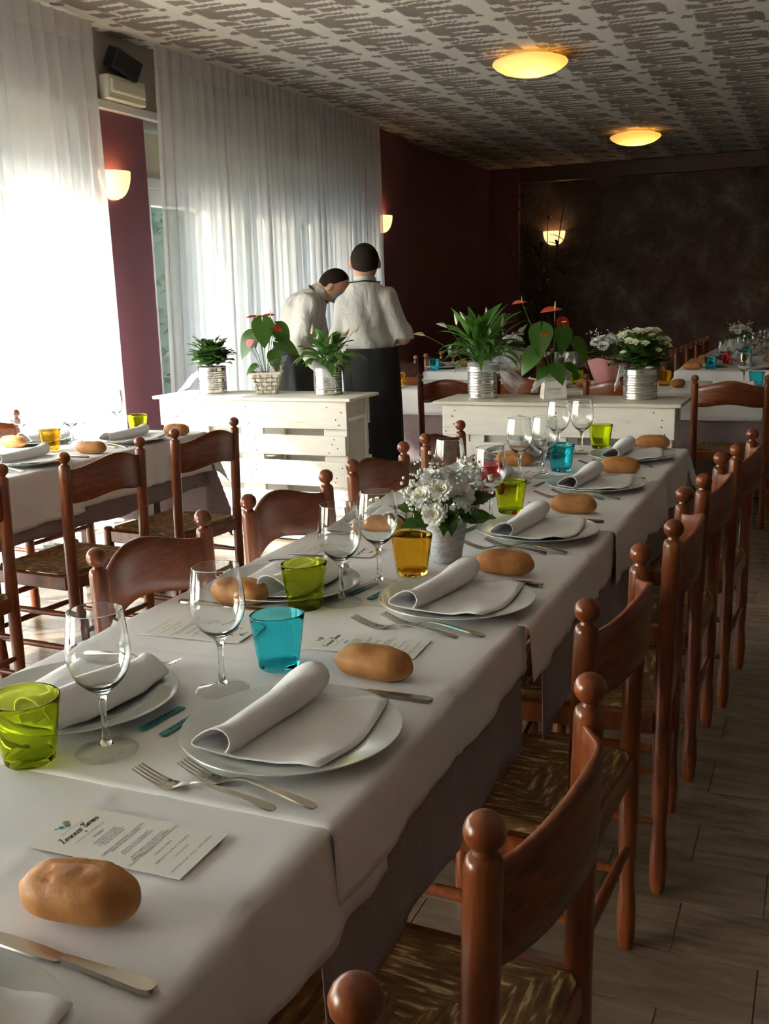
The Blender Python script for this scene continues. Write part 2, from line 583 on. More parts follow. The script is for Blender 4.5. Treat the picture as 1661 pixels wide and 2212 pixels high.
def m_ceiling():
    k = N('combed_relief_ceiling')
    g = k.n('ShaderNodeNewGeometry')
    sp = k.n('ShaderNodeSeparateXYZ')
    k.l(g.outputs['Position'], sp.inputs[0])
    X, Y = sp.outputs[0], sp.outputs[1]
    st = k.math('FLOOR', k.math('DIVIDE', X, 0.0175))
    wn_ = k.n('ShaderNodeTexWhiteNoise', noise_dimensions='1D')
    k.l(st, wn_.inputs['W'])
    jit = k.math('MULTIPLY', k.math('SUBTRACT', wn_.outputs['Value'], 0.5), 0.022)
    cm = k.n('ShaderNodeCombineXYZ')
    k.l(k.math('MULTIPLY', X, 7.0), cm.inputs[0])
    k.l(k.math('MULTIPLY', Y, 40.0), cm.inputs[1])
    fine = k.math('MULTIPLY', k.math('SUBTRACT', k.noise(cm.outputs[0], 1.0, 3), 0.5), 0.03)
    Yj = k.math('ADD', k.math('ADD', Y, jit), fine)
    u = k.math('FRACT', k.math('ADD', k.math('DIVIDE', k.math('ADD', X, 1.42), 0.52), 50.1))
    v = k.math('FRACT', k.math('ADD', k.math('DIVIDE', k.math('SUBTRACT', Yj, 7.48), 0.515), 50.1))
    def cell(du, dv):
        uu = k.math('FRACT', k.math('ADD', u, du))
        vv = k.math('FRACT', k.math('ADD', v, dv))
        return uu, vv
    def bar(u0, u1, v0, v1, taper=0.0, slant=0.0):
        """a bar along u whose half width shrinks by taper towards u1, slanted in v"""
        cu, cv, hu, hv = (u0 + u1) / 2, (v0 + v1) / 2, (u1 - u0) / 2, (v1 - v0) / 2
        dx = k.math('SUBTRACT', u, cu)
        dy = k.math('SUBTRACT', k.math('SUBTRACT', v, cv), k.math('MULTIPLY', dx, slant))
        w = k.math('SUBTRACT', hv, k.math('MULTIPLY', dx, taper))
        a = k.math('SUBTRACT', w, k.math('ABSOLUTE', dy))
        b = k.math('MULTIPLY', k.math('SUBTRACT', hu, k.math('ABSOLUTE', dx)), 0.7)
        return k.math('MINIMUM', a, b)
    def dot(cu, cv, r):
        dx = k.math('SUBTRACT', u, cu)
        dy = k.math('SUBTRACT', v, cv)
        return k.math('SUBTRACT', r, k.math('SQRT', k.math('ADD', k.math('MULTIPLY', dx, dx), k.math('MULTIPLY', dy, dy))))
    shapes = [dot(0.09, 0.10, 0.075), dot(0.93, 0.83, 0.05),
              bar(0.17, 0.40, 0.02, 0.50, 0.0, 0.55),                                   # block on the left of the motif
              bar(0.32, 0.84, 0.00, 0.135, 0.11, 0.10), bar(0.34, 0.90, 0.235, 0.385, 0.12, 0.05), bar(0.30, 0.74, 0.47, 0.60, 0.15, 0.02),
              bar(0.72, 0.93, 0.33, 0.70, 0.0, 0.55), bar(0.42, 0.80, 0.68, 0.80, 0.10, 0.06), bar(0.13, 0.36, 0.62, 0.80, 0.2, 0.3), bar(0.20, 0.62, 0.875, 0.955, 0.06, 0.03)]
    m = shapes[0]
    for s in shapes[1:]:
        m = k.math('MAXIMUM', m, s)
    mask = k.n('ShaderNodeMapRange')
    k.l(m, mask.inputs[0])
    mask.inputs[1].default_value = -0.012
    mask.inputs[2].default_value = 0.012
    groove = k.math('ABSOLUTE', k.math('SINE', k.math('MULTIPLY', X, PI / 0.0175)))
    hat = k.math('MULTIPLY', mask.outputs[0], k.math('ADD', 0.72, k.math('MULTIPLY', groove, 0.28)))
    c = k.mix(hat, (0.60, 0.55, 0.47), (0.17, 0.128, 0.098))
    h = k.math('SUBTRACT', 1.0, k.math('MULTIPLY', mask.outputs[0], k.math('ADD', 0.6, k.math('MULTIPLY', groove, 0.4))))
    return k.pbr(c, 0.75, normal=k.bump(h, 0.6, 0.004))
CEIL = m_ceiling()

def emis(name, col, strength):
    k = N(name)
    e = k.n('ShaderNodeEmission')
    e.inputs[0].default_value = (*col, 1)
    e.inputs[1].default_value = strength
    k.l(e.outputs[0], k.out.inputs[0])
    return k.m
def m_lampglass(name, col, strength, base=(0.9, 0.75, 0.5)):
    k = N(name)
    return k.pbr(base, 0.25, Emission_Color=(*col, 1), Emission_Strength=strength)
def m_dome():
    k = N('lit_amber_glass_dome')
    v = k.coord('Object')
    ln = k.n('ShaderNodeVectorMath', operation='LENGTH')
    sb = k.n('ShaderNodeVectorMath', operation='SUBTRACT')
    k.l(v, sb.inputs[0])
    sb.inputs[1].default_value = (0.03, -0.02, -0.14)       # the bulb sits low in the dome
    k.l(sb.outputs[0], ln.inputs[0])
    st = k.n('ShaderNodeMapRange')
    k.l(ln.outputs['Value'], st.inputs[0])
    st.inputs[1].default_value = 0.0
    st.inputs[2].default_value = 0.30
    st.inputs[3].default_value = 0.60
    st.inputs[4].default_value = 0.10
    c = k.ramp(ln.outputs['Value'], [(0.02, (1.0, 0.62, 0.16)), (0.22, (1.0, 0.47, 0.08))])
    return k.pbr((0.75, 0.55, 0.3), 0.3, Emission_Color=c, Emission_Strength=st.outputs[0])
DOME = m_dome()
SCONCE = m_lampglass('lit_opal_glass_bowl', (1.0, 0.66, 0.30), 0.22)

SKIN = plain('skin', (0.56, 0.30, 0.20), 0.5, Subsurface_Weight=0.1)
def m_hair():
    k = N('dark_brown_hair')
    v = k.coord('Object', (1, 1, 0.25))
    f = k.noise(v, 260, 2)
    return k.pbr(k.mix(f, (0.010, 0.006, 0.004), (0.030, 0.019, 0.013)), 0.75, normal=k.bump(f, 0.6, 0.004), Specular_IOR_Level=0.15)
HAIR = m_hair()
def m_shirt():
    k = N('white_shirt_cotton')
    v = k.coord('Object', (1.0, 1.0, 0.55), (0.5, 0.3, 0.2))
    f = k.noise(v, 13, 2, 0.5, 1.2)
    return k.pbr((0.50, 0.49, 0.465), 0.8, normal=k.bump(f, 0.45, 0.03), Sheen_Weight=0.1)
SHIRT = m_shirt()
APRON = plain('black_apron_cloth', (0.010, 0.010, 0.013), 0.8)
TROUSER = plain('black_trouser_cloth', (0.014, 0.013, 0.016), 0.85)
MASK = plain('teal_face_mask', (0.10, 0.30, 0.36), 0.7)
CARVED = plain('pale_stone', (0.55, 0.52, 0.46), 0.8)
BARK = plain('bark', (0.09, 0.065, 0.045), 0.9)
FOLIAGE = m_leaf('tree_leaf', (0.014, 0.036, 0.009), (0.03, 0.06, 0.014), 0.7)
BAMBOO = plain('dark_bamboo_leaf', (0.018, 0.035, 0.010), 0.5)
# ------------------------------------------------------------------ the room
HC = 3.0                       # ceiling height
XW = -4.2                      # inner face of the window wall
XR, YB, YF = 2.6, -2.5, 13.9   # right wall, wall behind the camera, far wall
WT = 0.28                      # wall thickness
WIN = [(0.2, 5.36), (5.87, 9.42), (-2.4, -0.1)]   # window openings along Y
ZW = 2.55                      # head of the windows

def setwall(name, mat, boxes, parent=None):
    m = MB()
    for b in boxes:
        m.box(*b)
    o = m.obj(name, mat, parent, smooth=False, recalc=False)
    return struct(o) if parent is None else o

# floor: running-bond travertine tiles on a grout bed
floor = struct(MB().box(XW - WT, XR, YB, YF, -0.10, -0.003).obj('floor', GROUT, smooth=False))
TL, TH, GAP = 0.36, 0.186, 0.0022
tile_me = MB().box(0, TL - GAP, 0, TH - GAP, -0.0025, 0.0).mesh('tile', TILE, smooth=False, bevel=0.0008)
tiles = []
row0 = 2.158
j0, j1 = int((YB - row0) // TH), int((YF - row0) // TH)
for j in range(j0 + 1, j1):
    y = row0 + j * TH
    off = -0.058 if j % 2 == 0 else -0.232
    i0 = int((XW - off) // TL)
    i1 = int((XR - off) // TL)
    for i in range(i0 + 1, i1):
        tiles.append((off + i * TL, y))
def tile_rank(t):
    x, y = t[0] + TL / 2, t[1] + TH / 2
    dx, dy = x, y
    depth = -0.3906 * dx + 0.897 * dy + 0.206 * 1.36
    if depth < 0.7:
        return 99
    sx = 830 + 2199 * (0.9188 * dx + 0.3936 * dy + 0.0282 * 1.36) / depth
    sy = 1106 - 2199 * (-0.0558 * dx + 0.2003 * dy - 0.978 * 1.36) / depth
    if not (-60 < sx < 1720 and 600 < sy < 2280):
        return 90 + depth
    if -1.25 < x < -0.62 and y < 4.1 or (-3.5 < x < -2.75 and y < 4.15):
        return 60 + depth          # under a clothed table
    return depth
tiles.sort(key=tile_rank)
for t in tiles[:298]:
    put('tile', tile_me, floor, (t[0], t[1], 0))
m = MB()
for (x, y) in tiles[298:]:
    m.box(x, x + TL - GAP, y, y + TH - GAP, -0.0025, 0)
o = m.obj('tile_field', TILE, floor, smooth=False, recalc=False)
o['kind'] = 'stuff'

struct(MB().box(XW - WT, XR, YB, YF, HC, HC + 0.2).obj('ceiling', CEIL, smooth=False))
# window wall: piers, plum below the white rail, taupe above
piers = [(YB, WIN[2][0]), (WIN[2][1], WIN[0][0]), (WIN[0][1], WIN[1][0]), (WIN[1][1], 10.5)]
wl = setwall('wall_left', PLUM, [(XW - WT, XW, a, b, 0, ZW) for a, b in piers] + [(XW - WT, XW - 0.12, 10.5, YF, 0, HC)])
setwall('upper_band', TAUPE, [(XW - WT, XW, YB, 9.42, ZW, HC)], wl)
setwall('upper_pier', PLUM, [(XW - WT, XW, 9.42, 10.5, ZW, HC)], wl)
struct(MB().box(XW - 0.01, XW + 0.035, 5.3, 6.1, 2.545, 2.60).obj('trim_1', WHITE, smooth=False, bevel=0.006))
struct(MB().box(XW - 0.01, XW + 0.012, 5.36, 5.87, 0, 0.09).obj('baseboard_left', WHITE, smooth=False, bevel=0.003))
setwall('wall_far', FARWALL, [(XW - WT, XR, YF, YF + 0.2, 0, HC)])
struct(MB().box(-4.36, -3.92, YF - 0.10, YF + 0.02, 0, HC).obj('wall_far_pier', PLUM, smooth=False))
struct(MB().box(XW - WT, XR, YF - 0.06, YF + 0.01, 2.80, HC).obj('trim_2', WOOD_D, smooth=False, bevel=0.01))
setwall('wall_right', DARKWALL, [(XR, XR + 0.2, YB, YF, 0, HC)])
setwall('wall_back', DARKWALL, [(XW - WT, XR, YB - 0.2, YB, 0, HC)])

# windows: frame, casements with hinges, panes, opaque transom panels
def window(idx, y0, y1, n):
    w = struct(put('window_%d' % idx, None))
    xf0, xf1 = XW - 0.16, XW - 0.09
    fr = MB()
    fr.box(xf0, xf1 + 0.02, y0, y0 + 0.06, 0, ZW).box(xf0, xf1 + 0.02, y1 - 0.06, y1, 0, ZW)
    fr.box(xf0, xf1 + 0.02, y0, y1, ZW - 0.05, ZW).box(xf0, xf1 + 0.02, y0, y1, 2.13, 2.20).box(xf0, xf1 + 0.02, y0, y1, 0, 0.03)
    fr.obj('frame', WHITE, w, smooth=False, bevel=0.004)
    step = (y1 - y0 - 0.12) / n
    for i in range(n):
        a = y0 + 0.06 + i * step
        b = a + step
        MB().box(xf0 + 0.02, xf0 + 0.03, a, b, 2.20, ZW - 0.05).obj('transom_panel', CREAM, w, smooth=False)
        c = MB()
        c.box(xf0, xf1, a + .004, a + 0.085, 0.04, 2.125).box(xf0, xf1, b - 0.085, b - .004, 0.04, 2.125)
        c.box(xf0, xf1, a + 0.085, b - 0.085, 0.04, 0.17).box(xf0, xf1, a + 0.085, b - 0.085, 2.02, 2.125).box(xf0, xf1, a + 0.085, b - 0.085, 0.62, 0.72)
        cs = c.obj('casement', WHITE, w, smooth=False, bevel=0.004)
        MB().box(xf0 + 0.03, xf0 + 0.036, a + 0.08, b - 0.08, 0.71, 2.03).obj('pane', PANE, cs, smooth=False)
        MB().box(xf0 + 0.03, xf0 + 0.036, a + 0.08, b - 0.08, 0.16, 0.63).obj('pane', PANE, cs, smooth=False)
        for hz in (0.95, 1.93):
            MB().lathe([(0, 0), (0.009, 0), (0.009, 0.045), (0.007, 0.048), (0.009, 0.051), (0.009, 0.10), (0, 0.10)], 10,
                       (xf1 + 0.028, a, hz)).obj('hinge', BRASS, cs)
    return w
window(1, *WIN[0], 5)
window(2, *WIN[1], 4)
window(3, *WIN[2], 3)  # unseen window, added near the camera to brighten the foreground table
# canopy slab over the windows outside, terrace outside
struct(MB().box(XW - WT - 0.75, XW - WT, -3, 10.6, 2.62, 2.80).obj('trim_3', CARVED, smooth=False))
struct(MB().box(-40, XW - WT, -25, 40, -0.3, -0.05).obj('terrace_ground', CARVED, smooth=False))

# curtains -------------------------------------------------------------
def curtain(label, y0, y1, ztop, zbot, amp, seed, lean0=0.0, lean1=0.0, x0=-4.055):
    rng = random.Random(seed)
    ph, ys, y = [], [], y0
    knots = [y0]
    while knots[-1] < y1:
        knots.append(knots[-1] + rng.uniform(0.075, 0.14))
    def phase(y):
        for i in range(len(knots) - 1):
            if knots[i] <= y <= knots[i + 1]:
                return 2 * PI * (i + (y - knots[i]) / (knots[i + 1] - knots[i]))
        return 0
    amps = [rng.uniform(0.6, 1.25) for _ in range(len(knots) + 2)]
    dr = [rng.uniform(-0.4, 0.4) for _ in range(len(knots) + 2)]
    nu = max(12, int((y1 - y0) / 0.0135))
    def fn(zs, a_of):
        def f(s, t):
            yy = y0 + (y1 - y0) * s
            z = zs[0] + (zs[1] - zs[0]) * t
            p = phase(yy)
            k = int(p // (2 * PI))
            fall = (ztop - z) / (ztop - zbot)
            ph_ = p + dr[k] * fall * 0.0
            A = a_of(fall) * (amps[k] * (1 - (p % (2 * PI)) / (2 * PI)) + amps[k + 1] * ((p % (2 * PI)) / (2 * PI)))
            return (x0 + A * math.sin(ph_) + 0.35 * A * math.sin(2 * ph_ + k), yy + (lean0 * (1 - s) + lean1 * s) * fall + 0.35 * A * math.cos(ph_), z)
        return f
    root = thing('curtain', label, 'curtain', (0, 0, 0))
    zh = ztop - 0.13
    MB().grid(fn((zbot, zh), lambda q: amp * (0.45 + 0.55 * min(1, q * 3))), nu, 22).obj('fabric', CURTAIN, root, recalc=False, angle=180)
    MB().grid(fn((zh - 0.004, ztop), lambda q: amp * 0.30), nu, 5).obj('heading_tape', CURTAIN_H, root, recalc=False, angle=180)
    return root
curtain('white sheer curtain at the picture edge, blown out by sun, beside the first plum pier', 0.15, 5.25, 2.985, 0.02, 0.036, 3, 0, 0.03)
curtain('widest white sheer curtain panel, hanging from the plum pier behind the pallet with the basket', 5.835, 7.62, 2.985, 0.02, 0.034, 5, -0.10, 0)
curtain('bluish middle curtain panel behind the bending waiter', 7.60, 9.08, 2.985, 0.02, 0.034, 8, 0, 0)
curtain('narrow last curtain panel beside the second plum pier', 9.05, 9.40, 2.985, 0.02, 0.034, 12, 0, 0.0, -4.035)

# wall lamps -----------------------------------------------------------
def sconce(label, loc, rotz, w, h, d):
    """half bowl open at the top, back flat on the wall; local +x is out of the wall"""
    t = thing('wall_sconce', label, 'wall lamp', loc, rotz, 'lit half-bowl wall sconces')
    def fn(s, q):
        a = -PI / 2 + PI * s
        b = q * PI / 2
        rr = math.sin(b) ** 0.75
        return (d * rr * math.cos(a) + 0.004, w / 2 * rr * math.sin(a), -h * math.cos(b))
    MB().grid(fn, 21, 9).obj('glass_bowl', SCONCE, t, recalc=False)
    MB().box(0.0, 0.012, -w * 0.28, w * 0.28, -h * 0.7, -0.01).obj('wall_plate', BRASS, t, smooth=False, bevel=0.003)
    MB().ball((d * 0.45, 0, -h * 0.35), 0.022, 10, 8).obj('bulb', emis('sconce_bulb', (1.0, 0.62, 0.28), 9), t)
    return t
sconce('lit half-bowl wall sconce on the plum pier beside the left curtain', (XW, 5.485, 2.18), 0, 0.25, 0.17, 0.12)
sconce('lit half-bowl wall sconce above the standing waiter at the curtain end', (XW, 9.75, 2.165), 0, 0.25, 0.17, 0.12)
sconce('lit half-bowl wall sconce on the dark mottled far wall', (-3.45, YF, 2.165), -PI / 2, 0.30, 0.18, 0.14)

def ceiling_lamp(label, loc, r=0.265):
    t = thing('ceiling_lamp', label, 'ceiling lamp', loc, 0, 'amber glass ceiling lamps')
    MB().lathe([(0, 0), (r * 0.63, 0), (r * 0.63, -0.022), (r * 0.60, -0.03), (0, -0.03)], 40).obj('metal_ring', CREAM, t)
    prof = [(r * 0.62, -0.024), (r * 0.80, -0.030), (r * 0.97, -0.045), (r, -0.058), (r * 0.985, -0.068), (r * 0.90, -0.088), (r * 0.72, -0.115), (r * 0.45, -0.135), (r * 0.2, -0.144), (0, -0.146)]
    MB().lathe(prof, 48).obj('glass_dome', DOME, t, angle=60)
    return t
ceiling_lamp('larger lit amber dome lamp on the patterned ceiling', (-2.03, 7.45, HC))
ceiling_lamp('farther lit amber dome lamp on the patterned ceiling, near the far wall', (-1.98, 11.45, HC))

# speaker and emergency light over the pier
t = thing('loudspeaker', 'small black loudspeaker tilted above the cream emergency light', 'speaker', (XW, 5.60, 2.85))
MB().box(0.04, 0.13, -0.125, 0.125, -0.062, 0.062).xform(Matrix.Rotation(math.radians(-13), 4, 'X') @ Matrix.Rotation(math.radians(18), 4, 'Y')).obj('cabinet', BLACK, t, smooth=False, bevel=0.012, segs=2)
MB().box(0.0, 0.07, -0.03, 0.03, -0.03, 0.03).obj('bracket', BLACK, t, smooth=False)
t = thing('emergency_light', 'cream emergency light box on the white rail under the loudspeaker', 'light', (XW, 5.63, 2.60))
MB().box(0, 0.075, -0.19, 0.19, 0.003, 0.15).obj('housing', CREAM, t, smooth=False, bevel=0.008)
MB().box(0.07, 0.088, -0.17, 0.17, 0.045, 0.125).obj('diffuser', plain('frosted_cream', (0.78, 0.74, 0.60), 0.3), t, smooth=False, bevel=0.006)
for zz in (0.062, 0.085, 0.108):
    MB().box(0.086, 0.092, -0.155, 0.155, zz - .004, zz + .004).obj('ridge', CREAM, t, smooth=False)

# outside: tree set out of view to dapple the sun; greenery beyond the gap
def tree(label, base, h, r, n, seed, crown_z=None):
    rng = random.Random(seed)
    t = thing('tree', label, 'tree', base, 0, 'trees outside the windows')
    MB().tube([(0, 0, 0), (0.05, 0.03, h * 0.3), (-0.03, 0.05, h * 0.6), (0, 0, h * 0.85)], [0.13, 0.10, 0.07, 0.03], 8).obj('trunk', BARK, t)
    m = MB()
    for i in range(n):
        while True:
            p = Vector((rng.uniform(-1, 1), rng.uniform(-1, 1), rng.uniform(-1, 1)))
            if p.length < 1:
                break
        c = Vector((p.x * r, p.y * r, (crown_z or h * 0.65) + p.z * h * 0.36))
        a = Vector((rng.gauss(0, 1), rng.gauss(0, 1), rng.gauss(0, 0.6))).normalized()
        b = a.orthogonal().normalized()
        s = rng.uniform(0.07, 0.15)
        m.add([c - a * s, c + b * s * 0.45, c + a * s, c - b * s * 0.45], [(0, 1, 2, 3)])
    o = m.obj('foliage', FOLIAGE, t, smooth=False, recalc=False)
    o['kind'] = 'stuff'
    return t
tree('leafy green tree outside, out of view, shaped to dapple sun on the far curtains', (-11.6, 2.1, -0.05), 11.5, 2.3, 13000, 4)
tree('leafy green tree outside behind the middle curtain panels', (-12.4, 14.6, -0.05), 6.2, 1.7, 1600, 9)
def hedge(label, y0, y1, x, h, seed):
    rng = random.Random(seed)
    m = MB().box(x - 0.35, x + 0.15, y0, y1, 0, h * 0.97)  # tall solid core added to block sky and dim the far curtains
    for i in range(int((y1 - y0) * 700)):
        c = Vector((x + rng.gauss(0, 0.22), rng.uniform(y0, y1), rng.uniform(0, h)))
        a = Vector((rng.gauss(0, 1), rng.gauss(0, 1), rng.gauss(0, 0.6))).normalized()
        b = a.orthogonal().normalized()
        s = rng.uniform(0.07, 0.13)
        m.add([c - a * s, c + b * s * 0.5, c + a * s, c - b * s * 0.5], [(0, 1, 2, 3)])
    o = m.obj('hedge', FOLIAGE, None, smooth=False, recalc=False)
    return tag(o, label, 'hedge', kind='stuff')
hedge('green hedge outside along the terrace, glimpsed beside the pier', 5.8, 24, -8.3, 4.6, 31)
# ------------------------------------------------------------------ chairs
def leg_prof(top, ball):
    p = [(0, 0.0), (0.0135, 0.0), (0.0145, 0.004), (0.0175, 0.02), (0.0195, 0.05), (0.0200, 0.085), (0.0185, 0.115), (0.0158, 0.15), (0.0155, 0.165), (0.0172, 0.20), (0.0195, 0.25), (0.0200, 0.30)]
    z = 0.36
    while z < top - 0.03:
        p.append((0.0200, z))
        z += 0.06
    p += [(0.0200, top - 0.012), (0.0185, top - 0.004), (0.0150, top)]
    p += [(0.0115, top + 0.001), (0.0105, top + 0.006)] if ball else []
    p.append((0, p[-1][1]))
    return p

def make_chair(label, loc, rotz):
    t = thing('chair', label, 'chair', loc, rotz, 'rush-seated wooden dining chairs')
    hw = 0.195
    lean = lambda z: -0.012 * max(0.0, (z - 0.42) / 0.44) ** 1.4
    for s in (-1, 1):
        m = MB().lathe(leg_prof(0.836, True), 16, (s * hw, 0, 0))
        m.v = [(x, y + lean(z), z) for x, y, z in m.v]
        post = m.obj('post', WOOD_V, t)
        MB().ball((s * hw, lean(0.86), 0.8605), 0.0215, 16, 12, (1, 1, 0.97)).obj('ball_finial', WOOD_V, post)
        MB().lathe([(0, -0.001), (0.0125, -0.001), (0.0125, 0.004), (0, 0.004)], 12, (s * hw, 0, 0.0012)).obj('felt_glide', FELT, post)
        leg = MB().lathe(leg_prof(0.455, False), 14, (s * 0.205, 0.37, 0)).obj('leg', WOOD_V, t)
    # back slat: bowed in plan, waved along both edges
    L, n = 0.182, 25
    def sec(i):
        x = -L + 2 * L * i / (n - 1)
        q = x / L
        y = lean(0.75) - 0.052 * (1 - q * q)
        k = 0.5 + 0.5 * math.cos(PI * min(1.0, abs(q) / 0.92))
        ztop = 0.817 + 0.034 * (k ** 0.75)
        zbot = 0.698 + 0.020 * k
        return x, y, zbot, ztop, q
    m = MB()
    prof = [(-1, 0.0), (-1, 0.25), (-1, 0.5), (-1, 0.75), (-1, 1.0), (-0.5, 1.0), (0.5, 1.0), (1, 1.0), (1, 0.75), (1, 0.5), (1, 0.25), (1, 0.0), (0.5, 0.0), (-0.5, 0.0)]
    vs, fs = [], []
    for i in range(n):
        x, y, zb, zt, q = sec(i)
        nx, ny = 2 * 0.052 * q / L, 1.0
        nl = math.hypot(nx, ny)
        nx, ny = -nx / nl, ny / nl
        for (a, b) in prof:
            inset = 0.0025 if abs(a) == 1 and b in (0.0, 1.0) else 0.0
            z = zb + (zt - zb) * b
            z += -inset if b == 1.0 else (inset if b == 0.0 else 0)
            th = 0.0055
            lz = lean(z) - lean(0.75)
            vs.append((x + nx * a * th, y + ny * a * th + lz, z))
    k = len(prof)
    for i in range(n - 1):
        for j in range(k):
            j2 = (j + 1) % k
            fs.append((i * k + j, (i + 1) * k + j, (i + 1) * k + j2, i * k + j2))
    fs.append(tuple(range(k)))
    fs.append(tuple((n - 1) * k + j for j in range(k - 1, -1, -1)))
    m.add(vs, fs)
    m.obj('back_slat', WOOD_H, t, angle=50)
    # seat rails
    MB().box(-0.178, 0.178, -0.012, 0.012, 0.395, 0.440).obj('seat_rail', WOOD_H, t, smooth=False, bevel=0.004)
    MB().box(-0.19, 0.19, 0.358, 0.382, 0.395, 0.440).obj('seat_rail', WOOD_H, t, smooth=False, bevel=0.004)
    for s in (-1, 1):
        MB().box(s * 0.2 - 0.012, s * 0.2 + 0.012, 0.016, 0.355, 0.392, 0.442).obj('seat_rail', WOOD_V, t, smooth=False, bevel=0.004)
    # rush seat woven in four triangles
    G = 46
    m = MB()
    x0, x1, y0, y1 = -0.186, 0.186, -0.004, 0.366
    def seat(u, v):
        x, y = x0 + (x1 - x0) * u, y0 + (y1 - y0) * v
        d = min(x - x0, x1 - x, y - y0, y1 - y)
        edge = max(0.0, 1 - d / 0.014)
        z = 0.4555 - 0.014 * edge * edge + 0.0022 * abs(math.sin(PI * d / 0.0125)) - 0.008 * (1 - ((x / 0.19) ** 2)) * (1 - ((y - 0.18) / 0.19) ** 2)
        return (x, y, z)
    m.grid(seat, G, G)
    me = m.mesh('seat', RUSH, recalc=False, angle=180)
    uvl = me.uv_layers.new(name='UVMap')
    for p in me.polygons:
        c = p.center
        dd = [(c.x - x0, 0), (x1 - c.x, 0), (c.y - y0, 1), (y1 - c.y, 1)]
        kk = min(range(4), key=lambda i: dd[i][0])
        for li in p.loop_indices:
            w = me.vertices[me.loops[li].vertex_index].co
            if kk < 2:
                uvl.data[li].uv = (w.y + kk * 3, (w.x - x0) if kk == 0 else (x1 - w.x))
            else:
                uvl.data[li].uv = (w.x + kk * 3, (w.y - y0) if kk == 2 else (y1 - w.y))
    put('seat', me, t)
    def bar(a, b, r=0.0105):
        pts = [Vector(a).lerp(Vector(b), q) for q in (0, 0.25, 0.5, 0.75, 1)]
        MB().tube(pts, [r * 0.8, r, r * 1.12, r, r * 0.8], 10).obj('stretcher', WOOD_H, t)
    for s in (-1, 1):
        bar((s * 0.197, 0.012, 0.175), (s * 0.204, 0.358, 0.175))
        bar((s * 0.197, 0.012, 0.300), (s * 0.204, 0.358, 0.300))
    bar((-0.19, 0.37, 0.215), (0.19, 0.37, 0.215))
    bar((-0.19, 0.37, 0.325), (0.19, 0.37, 0.325))
    bar((-0.18, 0.0, 0.235), (0.18, 0.0, 0.235))
    return t

CHAIR0 = None
def chair_between(p, q, label, faces):
    """back posts at the two given floor points; faces = +1/-1 picks the side the seat is on"""
    global CHAIR0
    p, q = Vector(p), Vector(q)
    c = (p + q) / 2
    d = (q - p).normalized()
    ang = math.atan2(d.y, d.x)
    if faces < 0:
        ang += PI
    # the ball tops lean back a little: move the foot line forward by that much
    fwd = Vector((-math.sin(ang), math.cos(ang)))
    c = c + fwd * 0.012
    if CHAIR0 is None:
        CHAIR0 = make_chair(label, (c.x, c.y, 0), ang)
        return CHAIR0
    return dup(CHAIR0, (c.x, c.y, 0), ang, label)

CH = 'rush-seated brown wooden chair '
# right of the long table, facing it (-X): local +y must point to -X -> direction along +Y
for a, b, lab in [
    ((-0.285, 0.195), (-0.288, 0.584), 'nearest of the row, only its ball finial in the lower edge'),
    ((-0.274, 0.847), (-0.256, 1.235), 'in the near foreground, its woven seat half under the mauve cloth'),
    ((-0.330, 1.557), (-0.310, 1.955), 'second behind the foreground one, close to the mauve cloth'),
    ((-0.280, 2.195), (-0.306, 2.563), 'third behind the foreground one, aisle side of the long table'),
    ((-0.281, 2.767), (-0.275, 3.170), 'fourth behind the foreground one, aisle side of the long table'),
    ((-0.243, 3.348), (-0.222, 3.728), 'last on the aisle side, at the far table corner')]:
    chair_between(a, b, CH + lab, 1)
# left of the long table, facing it (+X)
for a, b, lab in [
    ((-1.34, 0.96), (-1.34, 1.35), 'nearest wine'),
    ((-1.34, 1.603), (-1.34, 2.00), 'window side of the long table, largest of the row'),
    ((-1.335, 2.20), (-1.308, 2.585), 'window side of the long table, in front of the white pallet'),
    ((-1.315, 2.79), (-1.305, 3.17), 'window side of the long table, below the black apron'),
    ((-1.307, 3.39), (-1.31, 3.78), 'window side of the long table, last before the pallet counters')]:
    if 'nearest wine' in lab:
        continue
    chair_between(a, b, CH + lab, -1)
# window-side table: its right side, facing -X
for a, b, lab in [
    ((-2.39, 2.05), (-2.38, 2.44), 'cut by the picture edge, at the window-side table'),
    ((-2.353, 2.70), (-2.33, 3.09), 'at the window-side table, middle of three'),
    ((-2.34, 3.33), (-2.306, 3.715), 'at the window-side table corner, in front of the white pallet')]:
    chair_between(a, b, CH + lab, 1)
chair_between((-3.60, 3.43), (-3.60, 3.82), CH + 'at the curtain side of the window-side table, sunlit orange', -1)
# transverse table behind the counters, near side, facing +Y
for a, b, lab in [
    ((-2.36, 6.06), (-1.98, 6.06), 'behind the counter gap, right beside the standing waiter'),
    ((-1.86, 6.10), (-1.48, 6.10), 'behind the white flower box on the counter'),
    ((-1.31, 6.10), (-0.93, 6.10), 'behind the ribbed tin with white kalanchoe'),
    ((-0.675, 6.05), (-0.30, 6.05), 'with its whole back shown, right of the counter')]:
    chair_between(a, b, CH + lab, 1)
